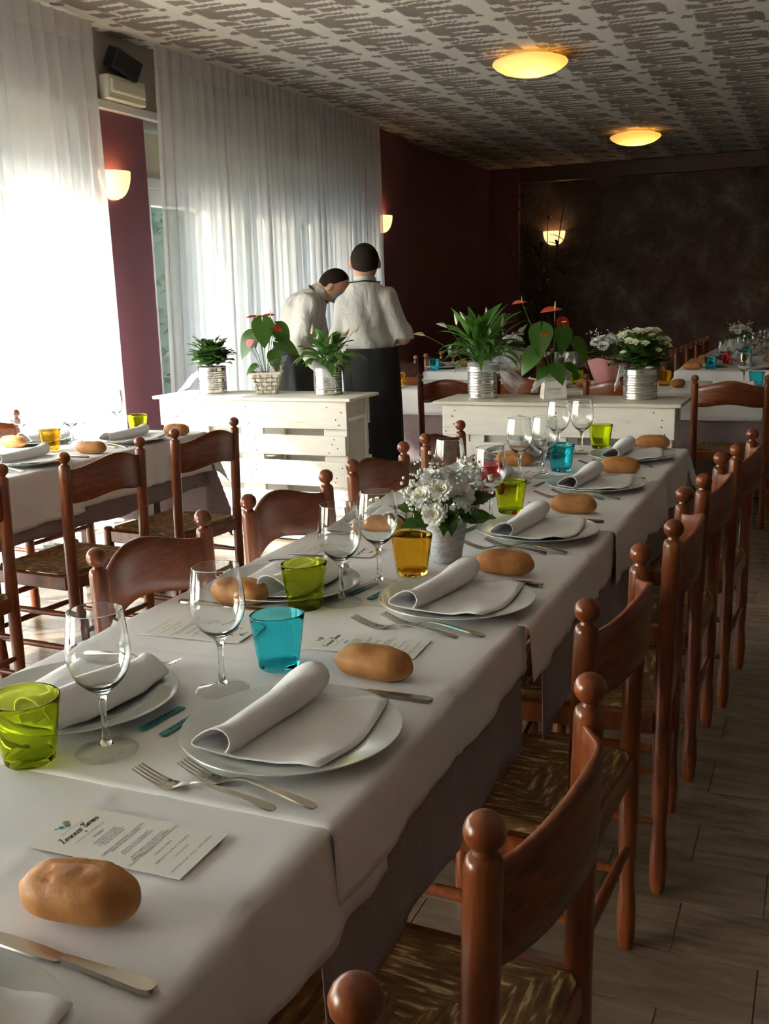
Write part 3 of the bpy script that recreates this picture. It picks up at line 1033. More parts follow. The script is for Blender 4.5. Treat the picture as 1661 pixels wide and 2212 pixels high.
# far tables
FARCH = [((-3.16, 7.62), (-3.16, 8.0), -1, 'far left table, at its corner beside the waiter'), ((-3.16, 8.25), (-3.16, 8.63), -1, 'far left table, second from its corner, window side'),
         ((-2.24, 7.98), (-2.24, 8.36), 1, 'far left table, behind the peace lily, near one'), ((-2.24, 8.60), (-2.24, 8.98), 1, 'far left table, behind the red anthurium, farther one'),
         ((-1.18, 8.33), (-1.18, 8.71), -1, 'far right table, first of the dark row'), ((-1.17, 8.95), (-1.17, 9.33), -1, 'far right table, second of the dark row'),
         ((-1.16, 9.57), (-1.16, 9.95), -1, 'far right table, third of the dark row'), ((-1.15, 10.19), (-1.15, 10.57), -1, 'far right table, fourth of the dark row'),
         ((-1.15, 10.81), (-1.15, 11.19), -1, 'far right table, last of the dark row')]
for a, b, s, lab in FARCH:
    chair_between(a, b, CH + lab, s)

# ------------------------------------------------------------------ tables and cloths
ZT = 0.750
def table(label, x0, x1, y0, y1):
    t = thing('table', label, 'table', ((x0 + x1) / 2, (y0 + y1) / 2, 0))
    w, l = (x1 - x0) / 2, (y1 - y0) / 2
    MB().box(-w, w, -l, l, ZT - 0.03, ZT).obj('table_top', WOOD_H, t, smooth=False, bevel=0.004)
    for sx in (-1, 1):
        for sy in (-1, 1):
            MB().box(sx * (w - 0.17) - 0.025, sx * (w - 0.17) + 0.025, sy * (l - 0.17) - 0.025, sy * (l - 0.17) + 0.025, 0, ZT - 0.03).obj('leg', WOOD_D, t, smooth=False, bevel=0.003)
    return t

def cloth(name, label, cat, mat, x0, x1, y0, y1, z, dl, dr, dn, df, seed, wave=0.008, res=0.014, crease=(), group=None, thick=0.0012, hemwave=0.012):
    """a cloth lying on the table top; dl, dr, dn, df: how far it hangs over the four sides (0 = ends on the top)"""
    rng = random.Random(seed)
    R = 0.014
    def axis(a0, a1, d0, d1):
        s = []
        def side(d):
            if d <= 0:
                return []
            k = max(4, int(d / res))
            out = [(d - R) * (1 - i / k) for i in range(k)]
            return out
        pts = []
        for q in side(d0):
            pts.append((a0, q + R, -1))
        if d0 > 0:
            for i in range(4):
                th = i / 4 * PI / 2
                pts.append((a0 + R * (1 - math.cos(th)), R * (1 - math.sin(th)), 0))
        n = max(3, int((a1 - a0) / res))
        lo = a0 + (R if d0 > 0 else 0)
        hi = a1 - (R if d1 > 0 else 0)
        for i in range(n + 1):
            pts.append((lo + (hi - lo) * i / n, 0.0, 0))
        if d1 > 0:
            for i in range(1, 5):
                th = i / 4 * PI / 2
                pts.append((a1 - R * (1 - math.sin(th)), R * (1 - math.cos(th)), 0))
            for q in reversed(side(d1)):
                pts.append((a1, q + R, 1))
        return pts
    AX, AY = axis(x0, x1, dl, dr), axis(y0, y1, dn, df)
    ph = [rng.uniform(0, 6) for _ in range(8)]
    vs = []
    for (x, dx, sx) in AX:
        for (y, dy, sy) in AY:
            d = math.hypot(dx, dy)
            zz = z - d
            X, Y = x, y
            if dx > R:
                side = -1 if sx < 0 else 1
                f = (dx - R)
                flare = 0.055 if mat is LINEN else 0.015
                w = wave * f / 0.1 * (math.sin(y * 13 + ph[0] + side) + 0.6 * math.sin(y * 29 + ph[1] + side * 2) + 0.4 * math.sin(y * 57 + ph[2]))
                X += side * (flare * f + w)
                zz += hemwave * f / 0.1 * (0.6 * math.sin(y * 6.1 + ph[5]) + 0.4 * math.sin(y * 17 + ph[6])) * 0.35
            if dy > R:
                side = -1 if sy < 0 else 1
                f = (dy - R)
                w = wave * f / 0.1 * (math.sin(x * 13 + ph[3] + side) + 0.6 * math.sin(x * 29 + ph[4]))
                Y += side * ((0.10 if mat is LINEN else 0.015) * f + w)
            if dx > R and dy > R:
                q = min(dx, dy)
                X += (1 if sx > 0 else -1) * 0.30 * q
                Y += (1 if sy > 0 else -1) * 0.30 * q
            if dx == 0 and dy == 0:
                zz += 0.0011 * math.sin(x * 17 + ph[2]) * math.sin(y * 11 + ph[7])
            for (ax, pos, hgt, wid) in crease:
                c = (x if ax == 'x' else y) - pos
                zz += hgt * math.exp(-(c / wid) ** 2) * (1.0 if dx == 0 or ax == 'x' else 0)
                if ax == 'y' and dx > 0:
                    X += (1 if sx > 0 else -1) * hgt * 1.6 * math.exp(-(c / wid) ** 2)
            vs.append((X, Y, zz))
    nA, nB = len(AX), len(AY)
    fs = [(i * nB + j, (i + 1) * nB + j, (i + 1) * nB + j + 1, i * nB + j + 1) for i in range(nA - 1) for j in range(nB - 1)]
    m = MB()
    m.add(vs, fs)
    o = m.obj(name, mat, None, recalc=False, angle=180)
    md = o.modifiers.new('thickness', 'SOLIDIFY')
    md.thickness = thick
    md.offset = -1
    return tag(o, label, cat, group)

table('long banquet table hidden under white and mauve cloths in the foreground', -1.225, -0.512, -0.75, 4.0)
WH, MV = 'white linen cloth ', 'mauve felt undercloth '
cloth('undercloth', MV + 'hanging to the foreground chair seats', 'tablecloth', MAUVE, -1.230, -0.506, 0.93, 1.79, ZT + 0.0025, 0.20, 0.262, 0, 0, 21, 0.0016, 0.022, thick=0.002)
cloth('undercloth', MV + 'on the far part of the long table, behind the chair row', 'tablecloth', MAUVE, -1.230, -0.484, 1.87, 4.02, ZT + 0.0025, 0.20, 0.262, 0, 0.25, 22, 0.0016, 0.026, thick=0.002)
cr = lambda *a: tuple(('y', p, 0.0030, 0.006) for p in a)
cloth('tablecloth', WH + 'at the bottom edge, under the nearest bread and menu card', 'tablecloth', LINEN, -1.240, -0.502, -0.35, 1.12, ZT + 0.0048, 0.16, 0.135, 0, 0, 1, 0.006, crease=cr(0.42, 0.80) + (('x', -0.80, 0.0016, 0.008),))
cloth('tablecloth', WH + 'under the first full plate and blue tumbler, corner hanging down', 'tablecloth', LINEN, -1.243, -0.496, 0.965, 1.79, ZT + 0.0066, 0.16, 0.100, 0, 0, 2, 0.004, crease=cr(1.17, 1.405) + (('x', -0.98, 0.0016, 0.007), ('x', -0.73, 0.0013, 0.007)))
cloth('tablecloth', WH + 'under the amber tumbler and the chrysanthemum pot', 'tablecloth', LINEN, -1.240, -0.478, 1.76, 2.60, ZT + 0.0050, 0.16, 0.105, 0, 0, 3, 0.005, crease=cr(2.05, 2.32) + (('x', -0.92, 0.0016, 0.007),))
cloth('tablecloth', WH + 'at the far end of the long table, its corner draping', 'tablecloth', LINEN, -1.243, -0.470, 2.56, 4.05, ZT + 0.0066, 0.16, 0.14, 0, 0.14, 4, 0.006, crease=cr(2.9, 3.3, 3.7) + (('x', -0.92, 0.0016, 0.007),))

table('table by the curtains with white over mauve cloth, left side', -3.47, -2.73, 1.6, 4.08)
cloth('undercloth', MV + 'on the window-side table, down to the chair seats', 'tablecloth', MAUVE, -3.476, -2.724, 1.55, 4.10, ZT + 0.0025, 0.24, 0.262, 0, 0.45, 23, 0.0016, 0.026, thick=0.002)
cloth('tablecloth', WH + 'on the window-side table, running to the picture edge', 'tablecloth', LINEN, -3.487, -2.713, 1.55, 3.20, ZT + 0.0048, 0.16, 0.20, 0, 0, 5, 0.005, 0.018, crease=cr(2.4, 2.8))
cloth('tablecloth', WH + 'at the far end of the window-side table, blown out by sun', 'tablecloth', LINEN, -3.490, -2.710, 3.16, 4.13, ZT + 0.0066, 0.16, 0.185, 0, 0.17, 6, 0.006, 0.018, crease=cr(3.6,))

table('cross table behind the two pallet counters', -2.90, 1.6, 6.37, 7.11)
cloth('undercloth', MV + 'on the cross table behind the counters', 'tablecloth', MAUVE, -2.91, 1.60, 6.36, 7.12, ZT + 0.0025, 0.4, 0, 0.50, 0.2, 24, 0.002, 0.04, thick=0.002)
cloth('tablecloth', WH + 'on the cross table, behind the counter gap', 'tablecloth', LINEN, -2.92, -0.83, 6.355, 7.125, ZT + 0.0048, 0.15, 0, 0.17, 0.15, 7, 0.005, 0.03, crease=(('x', -1.7, 0.002, 0.008),))
cloth('tablecloth', WH + 'on the cross table, behind the whole-backed chair', 'tablecloth', LINEN, -0.87, 1.62, 6.350, 7.130, ZT + 0.0066, 0, 0.1, 0.17, 0.15, 8, 0.005, 0.03, crease=(('x', -0.42, 0.002, 0.008),))
table('far table behind the peace lily', -3.05, -2.33, 7.92, 10.6)
cloth('tablecloth', WH + 'on the far table beyond the waiters', 'tablecloth', LINEN, -3.06, -2.32, 7.90, 10.62, ZT + 0.0048, 0.15, 0.15, 0.17, 0.15, 9, 0.005, 0.04)
table('far table running to the dark wall at the right', -1.05, -0.31, 8.04, 12.4)
cloth('tablecloth', WH + 'on the farthest table by the dark wall', 'tablecloth', LINEN, -1.06, -0.30, 8.02, 12.42, ZT + 0.0048, 0.15, 0.15, 0.17, 0.15, 10, 0.005, 0.04, crease=(('x', -0.9, 0.002, 0.008), ('x', -0.65, 0.002, 0.008)))

# ------------------------------------------------------------------ pallet counters
def pallet(label, x0, x1, y0, matb, seed):
    rng = random.Random(seed)
    W = x1 - x0
    t = thing('pallet_counter', label, 'counter', (x0, y0, 0), 0, 'whitewashed pallet counters')
    D = 0.33
    rows = [(0.652, 0.806), (0.502, 0.614), (0.326, 0.468), (0.166, 0.288), (0.010, 0.148)]
    for side in (0, 1):
        for (a, b) in rows:
            e0, e1 = rng.uniform(-0.004, 0.010), rng.uniform(-0.010, 0.012)
            yy = 0.0 if side == 0 else D - 0.022
            MB().box(0.03 + e0, W - 0.03 + e1, yy, yy + 0.022, a, b).obj('front_board' if side == 0 else 'rear_board', matb, t, smooth=False, bevel=0.003)
        ys = 0.0225 if side == 0 else D - 0.0225 - 0.022
        for cx in (0.105, W / 2, W - 0.105):
            MB().box(cx - 0.0725, cx + 0.0725, ys, ys + 0.022, 0.006, 0.806).obj('upright_board', matb, t, smooth=False, bevel=0.003)
    for cx in (0.095, W / 2, W - 0.095):
        for (a, b) in ((0.006, 0.10), (0.36, 0.46), (0.706, 0.806)):
            MB().box(cx - 0.05, cx + 0.05, 0.045, D - 0.045, a, b).obj('block', matb, t, smooth=False, bevel=0.004)
    MB().box(W - 0.052, W - 0.036, 0.075, D - 0.06, 0.40, 0.69).obj('side_panel', matb, t, smooth=False, bevel=0.002)
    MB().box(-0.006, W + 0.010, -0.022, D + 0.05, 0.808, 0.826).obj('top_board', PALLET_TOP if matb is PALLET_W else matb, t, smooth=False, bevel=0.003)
    m = MB()
    for (a, b) in rows[:4]:
        for cx in (0.105, W / 2, W - 0.105):
            for k in range(4):
                x = cx + rng.uniform(-0.05, 0.05)
                z = a + (b - a) * (0.15 + 0.22 * k + rng.uniform(-.04, .04))
                m.lathe([(0, -0.0012), (0.0042, -0.0012), (0.0042, 0.0), (0, 0.0)], 6, (0, 0, 0)).xform(Matrix.Translation((x, -0.0001, z)) @ Matrix.Rotation(-PI / 2, 4, 'X'), len(m.v) - 24)
    o = m.obj('nails', NAIL, t, smooth=False, recalc=False)
    o['kind'] = 'stuff'
    return t
pallet('sunlit white pallet counter carrying the basket and two tins, left of the waiter', -3.667, -2.385, 5.045, PALLET, 1)
pallet('shaded white pallet counter carrying the white box between two ribbed tins', -1.865, -0.628, 4.985, PALLET_W, 2)
# ------------------------------------------------------------------ tableware
ZC_ = ZT + 0.0075       # top of the white cloths (all within 2 mm)
PLATE_PROF = [(0.0, 0.0050), (0.055, 0.0050), (0.092, 0.0056), (0.104, 0.0075), (0.112, 0.0115), (0.122, 0.0140), (0.145, 0.0180), (0.1535, 0.0205), (0.1555, 0.0205), (0.1560, 0.0192),
              (0.1530, 0.0172), (0.120, 0.0110), (0.104, 0.0042), (0.095, 0.0012), (0.090, 0.0), (0.080, 0.0), (0.078, 0.0015), (0.0, 0.0018)]
plate_me = MB().lathe(PLATE_PROF, 72).mesh('plate', PORCELAIN, angle=35)
def plate_z(r):
    for (r0, z0), (r1, z1) in zip(PLATE_PROF[:8], PLATE_PROF[1:9]):
        if r0 <= r <= r1:
            return z0 + (z1 - z0) * (r - r0) / (r1 - r0)
    return 0.0205

def napkin_mesh(seed):
    rng = random.Random(seed)
    tilt = rng.uniform(-0.03, 0.05)
    hroll = rng.uniform(0.94, 1.1)
    # cross section: right edge -> left under layer -> up and over the roll -> lip resting on the flat part
    sec = [(0.098, 0.0010, 0), (0.085, 0.0035, 0), (0.070, 0.0062, 0), (0.055, 0.0055, 0), (0.035, 0.003, 0), (0.01, 0.0022, 0), (-0.02, 0.002, 0), (-0.05, 0.002, 0), (-0.075, 0.002, 0),
           (-0.092, 0.0025, 1), (-0.098, 0.006, 1), (-0.0965, 0.012, 1), (-0.088, 0.021, 1), (-0.075, 0.031, 1), (-0.062, 0.0385, 1), (-0.049, 0.0415, 1), (-0.037, 0.0395, 1),
           (-0.029, 0.033, 1), (-0.0265, 0.024, 1), (-0.029, 0.015, 1), (-0.034, 0.0085, 1), (-0.037, 0.0052, 1)]
    n = 21
    m = MB()
    L0, L1 = -0.112, 0.118
    vs = []
    for i in range(n):
        q = i / (n - 1)
        y = L0 + (L1 - L0) * q
        for (x, h, roll) in sec:
            sw = 0.86 + 0.24 * q if roll else 1.0          # the roll opens towards the far end
            xx = x + tilt * y * 0.6 + 0.010 * math.sin(q * 3.0) + (0.020 * q if roll else 0.0)
            yy = y + (0.012 * (x + 0.1) / 0.2) * (1 - 2 * q) * 0 + (0.010 if roll else 0) * q
            if roll:
                xx = -0.066 + 0.022 * q + (x + 0.066) * sw + tilt * y * 0.6
                hh = h * sw * hroll
            else:
                hh = h + 0.0012 * math.sin(q * 9 + x * 60 + seed)
            base = max(plate_z(min(0.154, math.hypot(xx, yy))), 0.0075)
            vs.append((xx, yy, base + 0.0015 + hh))
    k = len(sec)
    m.add(vs, [(i * k + j, (i + 1) * k + j, (i + 1) * k + j + 1, i * k + j + 1) for i in range(n - 1) for j in range(k - 1)])
    return m.mesh('napkin', NAPKIN, recalc=False, angle=180)
napkin_mes = [napkin_mesh(s) for s in range(4)]

def wine_mesh(seed):
    t = 0.0011
    outer = [(0.0, 0.0), (0.041, 0.0), (0.0425, 0.0001), (0.0430, 0.0008), (0.0424, 0.0015), (0.040, 0.0023), (0.024, 0.0058), (0.010, 0.0105), (0.0058, 0.018), (0.0046, 0.032), (0.0042, 0.055), (0.0048, 0.072), (0.0070, 0.082), (0.0125, 0.0885),
             (0.0235, 0.0965), (0.0330, 0.1070), (0.0400, 0.1210), (0.0435, 0.1370), (0.0432, 0.1530), (0.0412, 0.1720), (0.0388, 0.1900), (0.03745, 0.2005), (0.0372, 0.2024), (0.0371, 0.2030)]
    inner = [(0.0371 - t, 0.2030), (0.0372 - t, 0.2024), (0.03745 - t, 0.2005), (0.0388 - t, 0.1900), (0.0412 - t, 0.1720), (0.0432 - t, 0.1530), (0.0435 - t, 0.1370), (0.0400 - t, 0.1215), (0.0325, 0.1085), (0.0225, 0.0988), (0.0120, 0.0935), (0.0, 0.0920)]
    top = [p for p in outer if p[1] >= 0.0105]
    # foot: its own part, meeting the stem at 10.5 mm
    foot = [p for p in outer if p[1] <= 0.0105] + [(0.0, 0.0105)]
    bowl = [(0.0, 0.0106)] + top + [(0.03655, 0.2034)] + inner
    return MB().lathe(bowl, 44).mesh('bowl', GLASS, angle=60), MB().lathe(foot, 44).mesh('foot', THIN, angle=60)
wine_me, foot_me = wine_mesh(1)

def tumbler_mesh(name, mat, seed, h=0.092, rt=0.0465, rb=0.034):
    rng = random.Random(seed)
    prof = [(0, 0.0), (rb * 0.92, 0.0), (rb, 0.003)]
    for i in range(1, 12):
        q = i / 11
        prof.append((rb + (rt - rb) * q, 0.003 + (h - 0.003) * q))
    prof += [(rt - 0.0002, h + 0.0004), (rt - 0.0008, h + 0.0011), (rt - 0.0019, h + 0.0011), (rt - 0.0026, h + 0.0003), (rt - 0.0029, h - 0.0012)]
    for i in range(10, 0, -1):
        q = i / 11
        prof.append((rb + (rt - rb) * q - 0.0028, 0.003 + (h - 0.003) * q))
    prof += [(rb - 0.006, 0.0095), (rb * 0.5, 0.0085), (0, 0.0090)]
    m = MB().lathe(prof, 40)
    sl, ph = rng.uniform(0.03, 0.07), rng.uniform(0, 6)
    out = []
    for (x, y, z) in m.v:
        q = z / h
        a = math.atan2(y, x)
        w = 1 + 0.012 * math.sin(3 * a + ph + 4 * q) * q
        out.append((x * w, y * w, z + sl * q * q * (x * math.cos(ph) + y * math.sin(ph))))
    m.v = out
    return m.mesh(name, mat, angle=55)
TUMB = {}
for nm, mt in (('green', T_GREEN), ('blue', T_BLUE), ('amber', T_AMBER), ('red', T_RED), ('clear', T_CLEAR)):
    TUMB[nm] = [tumbler_mesh('tumbler', mt, 10 + i) for i in range(2)]

def bread_mesh(seed):
    rng = random.Random(seed)
    L, Wd, Hh = 0.066 * rng.uniform(0.97, 1.05), 0.0325 * rng.uniform(0.95, 1.05), 0.054 * rng.uniform(0.96, 1.04)
    off = Vector((seed * 3.1, seed * 1.7, 0))
    def fn(s, t):
        # s around, t along the loaf
        a = 2 * PI * s
        x = -math.cos(PI * t)
        prof = (1 - abs(x) ** 3.4) ** 0.5
        tip = 1 - 0.10 * max(0, abs(x) - 0.8) / 0.2
        cy, cz = math.cos(a), math.sin(a)
        y = Wd * prof * tip * math.copysign(abs(cy) ** 0.9, cy)
        z = (0.5 + 0.5 * math.copysign(abs(cz) ** 0.85, cz)) * Hh
        z = Hh * 0.42 + (z - Hh * 0.42) * prof
        n = mnoise.noise(Vector((x * 2.2, y * 30, z * 30)) + off)
        n2 = mnoise.noise(Vector((x * 7, y * 80, z * 80)) + off)
        k = 1 + 0.05 * n + 0.012 * n2
        X = L * x
        # a torn seam along the top, off centre, with a raised lip and a few dimples
        c = y / Wd - (0.18 + 0.16 * math.sin(x * 2.6 + seed * 1.3))
        on = max(0.0, cz) * max(0.0, 1 - (x * 1.15) ** 4) * (0.6 + 0.7 * max(-0.5, mnoise.noise(Vector((x * 2.3, seed * 2.0, 0)))))
        seam = on * (-0.0050 * math.exp(-(c / 0.10) ** 2) + 0.0032 * math.exp(-((c - 0.24) / 0.12) ** 2))
        dim = -0.0022 * max(0.0, mnoise.noise(Vector((x * 5, y * 90, seed * 5.0))) - 0.25) * max(0, cz) * 3
        return (X * (1 + (0.05 if x < -0.97 else 0)), y * k, max(0.0, z * k + seam + dim))
    m = MB().grid(fn, 56, 42, cu=True)
    return m.mesh('bread_roll', BREAD, angle=180)
bread_mes = [bread_mesh(s) for s in range(1, 6)]

# cutlery: local x along the piece, handle end at +x
def prism(m, outline, zf, th):
    """strip from [(x, halfwidth)] with height function"""
    vs = []
    for (x, w) in outline:
        z = zf(x)
        vs += [(x, -w, z), (x, w, z), (x, w * 0.9, z + th), (x, -w * 0.9, z + th)]
    fs = []
    for i in range(len(outline) - 1):
        for j in range(4):
            j2 = (j + 1) % 4
            fs.append((i * 4 + j, i * 4 + j2, i * 4 + 4 + j2, i * 4 + 4 + j))
    fs.append((3, 2, 1, 0))
    b = (len(outline) - 1) * 4
    fs.append((b, b + 1, b + 2, b + 3))
    return m.add(vs, fs)
def fz(x):
    # fork seen from the side: tines lift, bowl dips to the cloth, neck arches, handle end touches down
    if x < -0.055:
        return 0.001 + 0.016 * ((-0.055 - x) / 0.055) ** 1.4 if x > -0.11 else 0.017
    if x < 0.0:
        q = (x + 0.055) / 0.055
        return 0.001 + 0.0125 * (q * q * (3 - 2 * q))
    q = x / 0.105
    return 0.0135 - 0.0120 * q ** 1.3
FORK_H = prism(MB(), [(-0.022, 0.0032), (-0.01, 0.0028), (0.0, 0.0029), (0.02, 0.0036), (0.045, 0.0050), (0.07, 0.0066), (0.092, 0.0078), (0.100, 0.0070), (0.1045, 0.0040)], fz, 0.0022).mesh('handle', STEEL, angle=60)
FORK_B = prism(MB(), [(-0.064, 0.0115), (-0.058, 0.0120), (-0.050, 0.0118), (-0.042, 0.0098), (-0.034, 0.0066), (-0.027, 0.0042), (-0.0215, 0.0032)], fz, 0.0018).mesh('head', STEEL, angle=60)
def tine(k):
    m = MB()
    c = (k - 1.5) * 0.0063
    pts, rad = [], []
    for i in range(7):
        x = -0.061 - 0.047 * i / 6
        pts.append((x, c * (1 - 0.03 * i / 6), fz(x) + 0.0009))
        rad.append(0.0017 - 0.0007 * i / 6)
    return m.tube(pts, rad, 6).mesh('tine', STEEL, angle=60)
TINES = [tine(k) for k in range(4)]
kz = lambda x: 0.0012
KNIFE_H = prism(MB(), [(0.0, 0.0042), (0.01, 0.0050), (0.03, 0.0058), (0.07, 0.0078), (0.095, 0.0092), (0.104, 0.0080), (0.1075, 0.0045)], kz, 0.0046).mesh('handle', STEEL, angle=60)
KNIFE_B = prism(MB(), [(-0.105, 0.0012), (-0.100, 0.0045), (-0.09, 0.0075), (-0.07, 0.0092), (-0.03, 0.0090), (-0.005, 0.0072), (0.0, 0.0042)], kz, 0.0016).mesh('blade', STEEL, angle=60)
def fork(loc, rot, label, group='dinner forks'):
    t = thing('fork', label, 'fork', loc, rot, group)
    put('handle', FORK_H, t); put('head', FORK_B, t)
    for me in TINES:
        put('tine', me, t)
def knife(loc, rot, label, group='dinner knives'):
    t = thing('knife', label, 'knife', loc, rot, group)
    put('handle', KNIFE_H, t); put('blade', KNIFE_B, t)

# menu cards -----------------------------------------------------------
def text_mesh(name, body, size, mat, shear=0.0, bold=0.0, align='CENTER', xs=1.0):
    c = bpy.data.curves.new(name, 'FONT')
    c.body = body
    c.size = size
    c.align_x = align
    c.align_y = 'CENTER'
    c.shear = shear
    c.offset = bold
    c.resolution_u = 2
    c.fill_mode = 'FRONT'
    o = bpy.data.objects.new(name, c)
    COL.objects.link(o)
    dg = bpy.context.evaluated_depsgraph_get()
    me = bpy.data.meshes.new_from_object(o.evaluated_get(dg))
    bpy.data.objects.remove(o)
    me.name = name
    for v in me.vertices:
        v.co.x *= xs
    me.materials.clear()
    me.materials.append(mat)
    return me
CARD_LINES = [('IL PRIMO COMPLEANNO DI', 0.0032, INK_G, 0.0775, 0, 0), ('Lorenzo Borea', 0.0150, INK, 0.066, 0.45, 0.00020), ('DOMENICA 20 SETTEMBRE 2020', 0.0036, INK_G, 0.0505, 0, 0), ('menu', 0.0080, INK_T, 0.0405, 0.45, 0.00012),
              ('ANTIPASTO DI PESCE\nTARTARE DI TONNO\nSALMONE AFFUMICATO\nINSALATA DI MARE', 0.0043, INK_G, 0.0235, 0, 0.00009), ('CAPESANTE GRATINATE E CANESTRELLI\nSARDE IN SAOR E POLENTA', 0.0043, INK_G, 0.0025, 0, 0.00009),
              ('RISOTTO ALLA MARINARA\nTAGLIATELLE ALLO SCOGLIO', 0.0043, INK_G, -0.0145, 0, 0.00009), ("FRITTO MISTO DELL'ADRIATICO\nGRIGLIATA DI PESCIONE E GAMBERI\nTRANCIO DI BRANZINO IN CROSTA DI PATATE", 0.0043, INK_G, -0.0335, 0, 0.00009),
              ('INSALATA MISTA', 0.0043, INK_G, -0.0505, 0, 0.00009), ('SEMIFREDDO AI FRUTTI DI BOSCO', 0.0043, INK_G, -0.0625, 0, 0.00009), ('Torta   Nuziale', 0.0050, INK_R, -0.0735, 0.4, 0), ('CALICE DELLA CASA   ACQUA   CAFFE E DIGESTIVI', 0.0036, INK_G, -0.0885, 0, 0.00009)]
CARD_LINES[10] = ('Torta di festa', 0.0050, INK_R, -0.0735, 0.4, 0)
def script_title(text, unit, mat):
    G = {'L': (1.25, [(0.1, 1.6), (0.5, 2.05), (0.72, 1.75), (0.5, 1.0), (0.3, 0.2), (0, 0.0), (0.3, 0.12), (0.8, 0.0), (1.25, 0.3)]),
         'o': (0.85, [(0.0, 0.3), (0.45, 0.95), (0.15, 0.8), (0.05, 0.35), (0.3, 0.0), (0.62, 0.35), (0.45, 0.9), (0.85, 0.75)]),
         'r': (0.85, [(0.0, 0.3), (0.25, 1.05), (0.3, 0.8), (0.6, 0.85), (0.5, 0.3), (0.62, 0.02), (0.85, 0.3)]),
         'e': (0.8, [(0.0, 0.3), (0.45, 0.6), (0.45, 0.95), (0.18, 0.85), (0.08, 0.35), (0.35, 0.0), (0.8, 0.35)]),
         'n': (0.95, [(0.0, 0.3), (0.2, 0.95), (0.18, 0.0), (0.42, 0.85), (0.64, 0.85), (0.6, 0.1), (0.95, 0.3)]),
         'z': (0.85, [(0.0, 0.75), (0.2, 0.95), (0.55, 0.9), (0.1, 0.08), (0.45, 0.0), (0.85, 0.3)]),
         'B': (1.35, [(0.25, 0.0), (0.5, 1.9), (0.1, 1.5), (0.7, 2.1), (1.1, 1.7), (0.5, 1.05), (1.15, 0.65), (0.85, 0.02), (0.4, 0.15), (1.35, 0.3)]),
         'a': (0.9, [(0.6, 0.9), (0.2, 0.85), (0.05, 0.3), (0.32, 0.0), (0.62, 0.85), (0.6, 0.1), (0.9, 0.3)])}
    m = MB()
    x = 0.0
    W = sum(G[c][0] if c != ' ' else 0.55 for c in text)
    for c in text:
        if c == ' ':
            x += 0.55
            continue
        adv, P = G[c]
        P = [Vector((px + x - W / 2 + 0.28 * py, py - 0.6, 0)) * unit for px, py in P]
        pts = []
        for i in range(len(P) - 1):
            p0, p1, p2, p3 = P[max(0, i - 1)], P[i], P[i + 1], P[min(len(P) - 1, i + 2)]
            for k in range(4):
                q = k / 4
                pts.append(0.5 * ((2 * p1) + (p2 - p0) * q + (2 * p0 - 5 * p1 + 4 * p2 - p3) * q * q + (3 * p1 - p0 - 3 * p2 + p3) * q ** 3))
        pts.append(P[-1])
        n = len(pts)
        vs = []
        for i, p in enumerate(pts):
            t = (pts[min(i + 1, n - 1)] - pts[max(i - 1, 0)])
            t = t.normalized() if t.length > 1e-9 else Vector((1, 0, 0))
            w = unit * (0.085 + 0.075 * max(0.0, -t.y))
            sd = Vector((-t.y, t.x, 0)) * w
            vs += [p + sd, p - sd]
        m.add(vs, [(2 * i, 2 * i + 1, 2 * i + 3, 2 * i + 2) for i in range(n - 1)])
        x += adv
    return m.mesh('printed_text', mat, smooth=False, recalc=False)
card_text = [(('title' if i == 1 else 'printed_line'), text_mesh('printed_text', b, s, mt, sh, bo), y) for i, (b, s, mt, y, sh, bo) in enumerate(CARD_LINES)]
card_text[1] = ('title', script_title('Lorenzo Borea', 0.0056, INK), 0.066)
card_me = MB().box(-0.0495, 0.0495, -0.1045, 0.1045, 0, 0.0006).mesh('card_sheet', CARD, smooth=False)
def disc_mesh(r, mat):
    m = MB()
    m.add([(r * math.cos(2 * PI * k / 20), r * math.sin(2 * PI * k / 20), 0) for k in range(20)], [tuple(range(20))])
    return m.mesh('logo_dot', mat, smooth=False, recalc=False)
DOTS = [(disc_mesh(0.0036, INK_T), 0.004, 0.0870), (disc_mesh(0.0034, INK_T), -0.003, 0.0905), (disc_mesh(0.0044, INK_O), 0.0085, 0.0925), (disc_mesh(0.0017, INK_T), -0.0085, 0.0935), (disc_mesh(0.0017, INK_R), 0, 0.0565)]
def card(x, y, rot, label, full=True):
    t = thing('menu_card', label, 'menu card', (x, y, ZC_ + 0.0012), rot, 'printed menu cards')
    put('card_sheet', card_me, t)
    for nm, me, yy in card_text:
        put(nm, me, t, (0, yy, 0.0008))
    for me, dx, dy in DOTS:
        put('logo_dot', me, t, (dx, dy, 0.0009))
sachet_me = MB().box(-0.046, 0.046, -0.0065, 0.0065, 0, 0.0022).mesh('sachet', TEAL, smooth=False, bevel=0.0007)
m = MB()
for k in range(7):
    m.add([(-0.030 + 0.0085 * k + dx, dy, 0) for dx, dy in ((0, -0.0022), (0.0058, -0.0022), (0.0066, 0.0022), (0.0008, 0.0022))], [(0, 1, 2, 3)])
sachet_pr = m.mesh('printed_marks', plain('dark_teal_ink', (0.01, 0.09, 0.10), 0.6), smooth=False, recalc=False)
def sachet(x, y, rot, label):
    t = thing('toothpick_sachet', label, 'sachet', (x, y, ZC_), rot, 'teal toothpick sachets')
    put('sachet', sachet_me, t)
    put('printed_marks', sachet_pr, t, (0, 0, 0.0025))

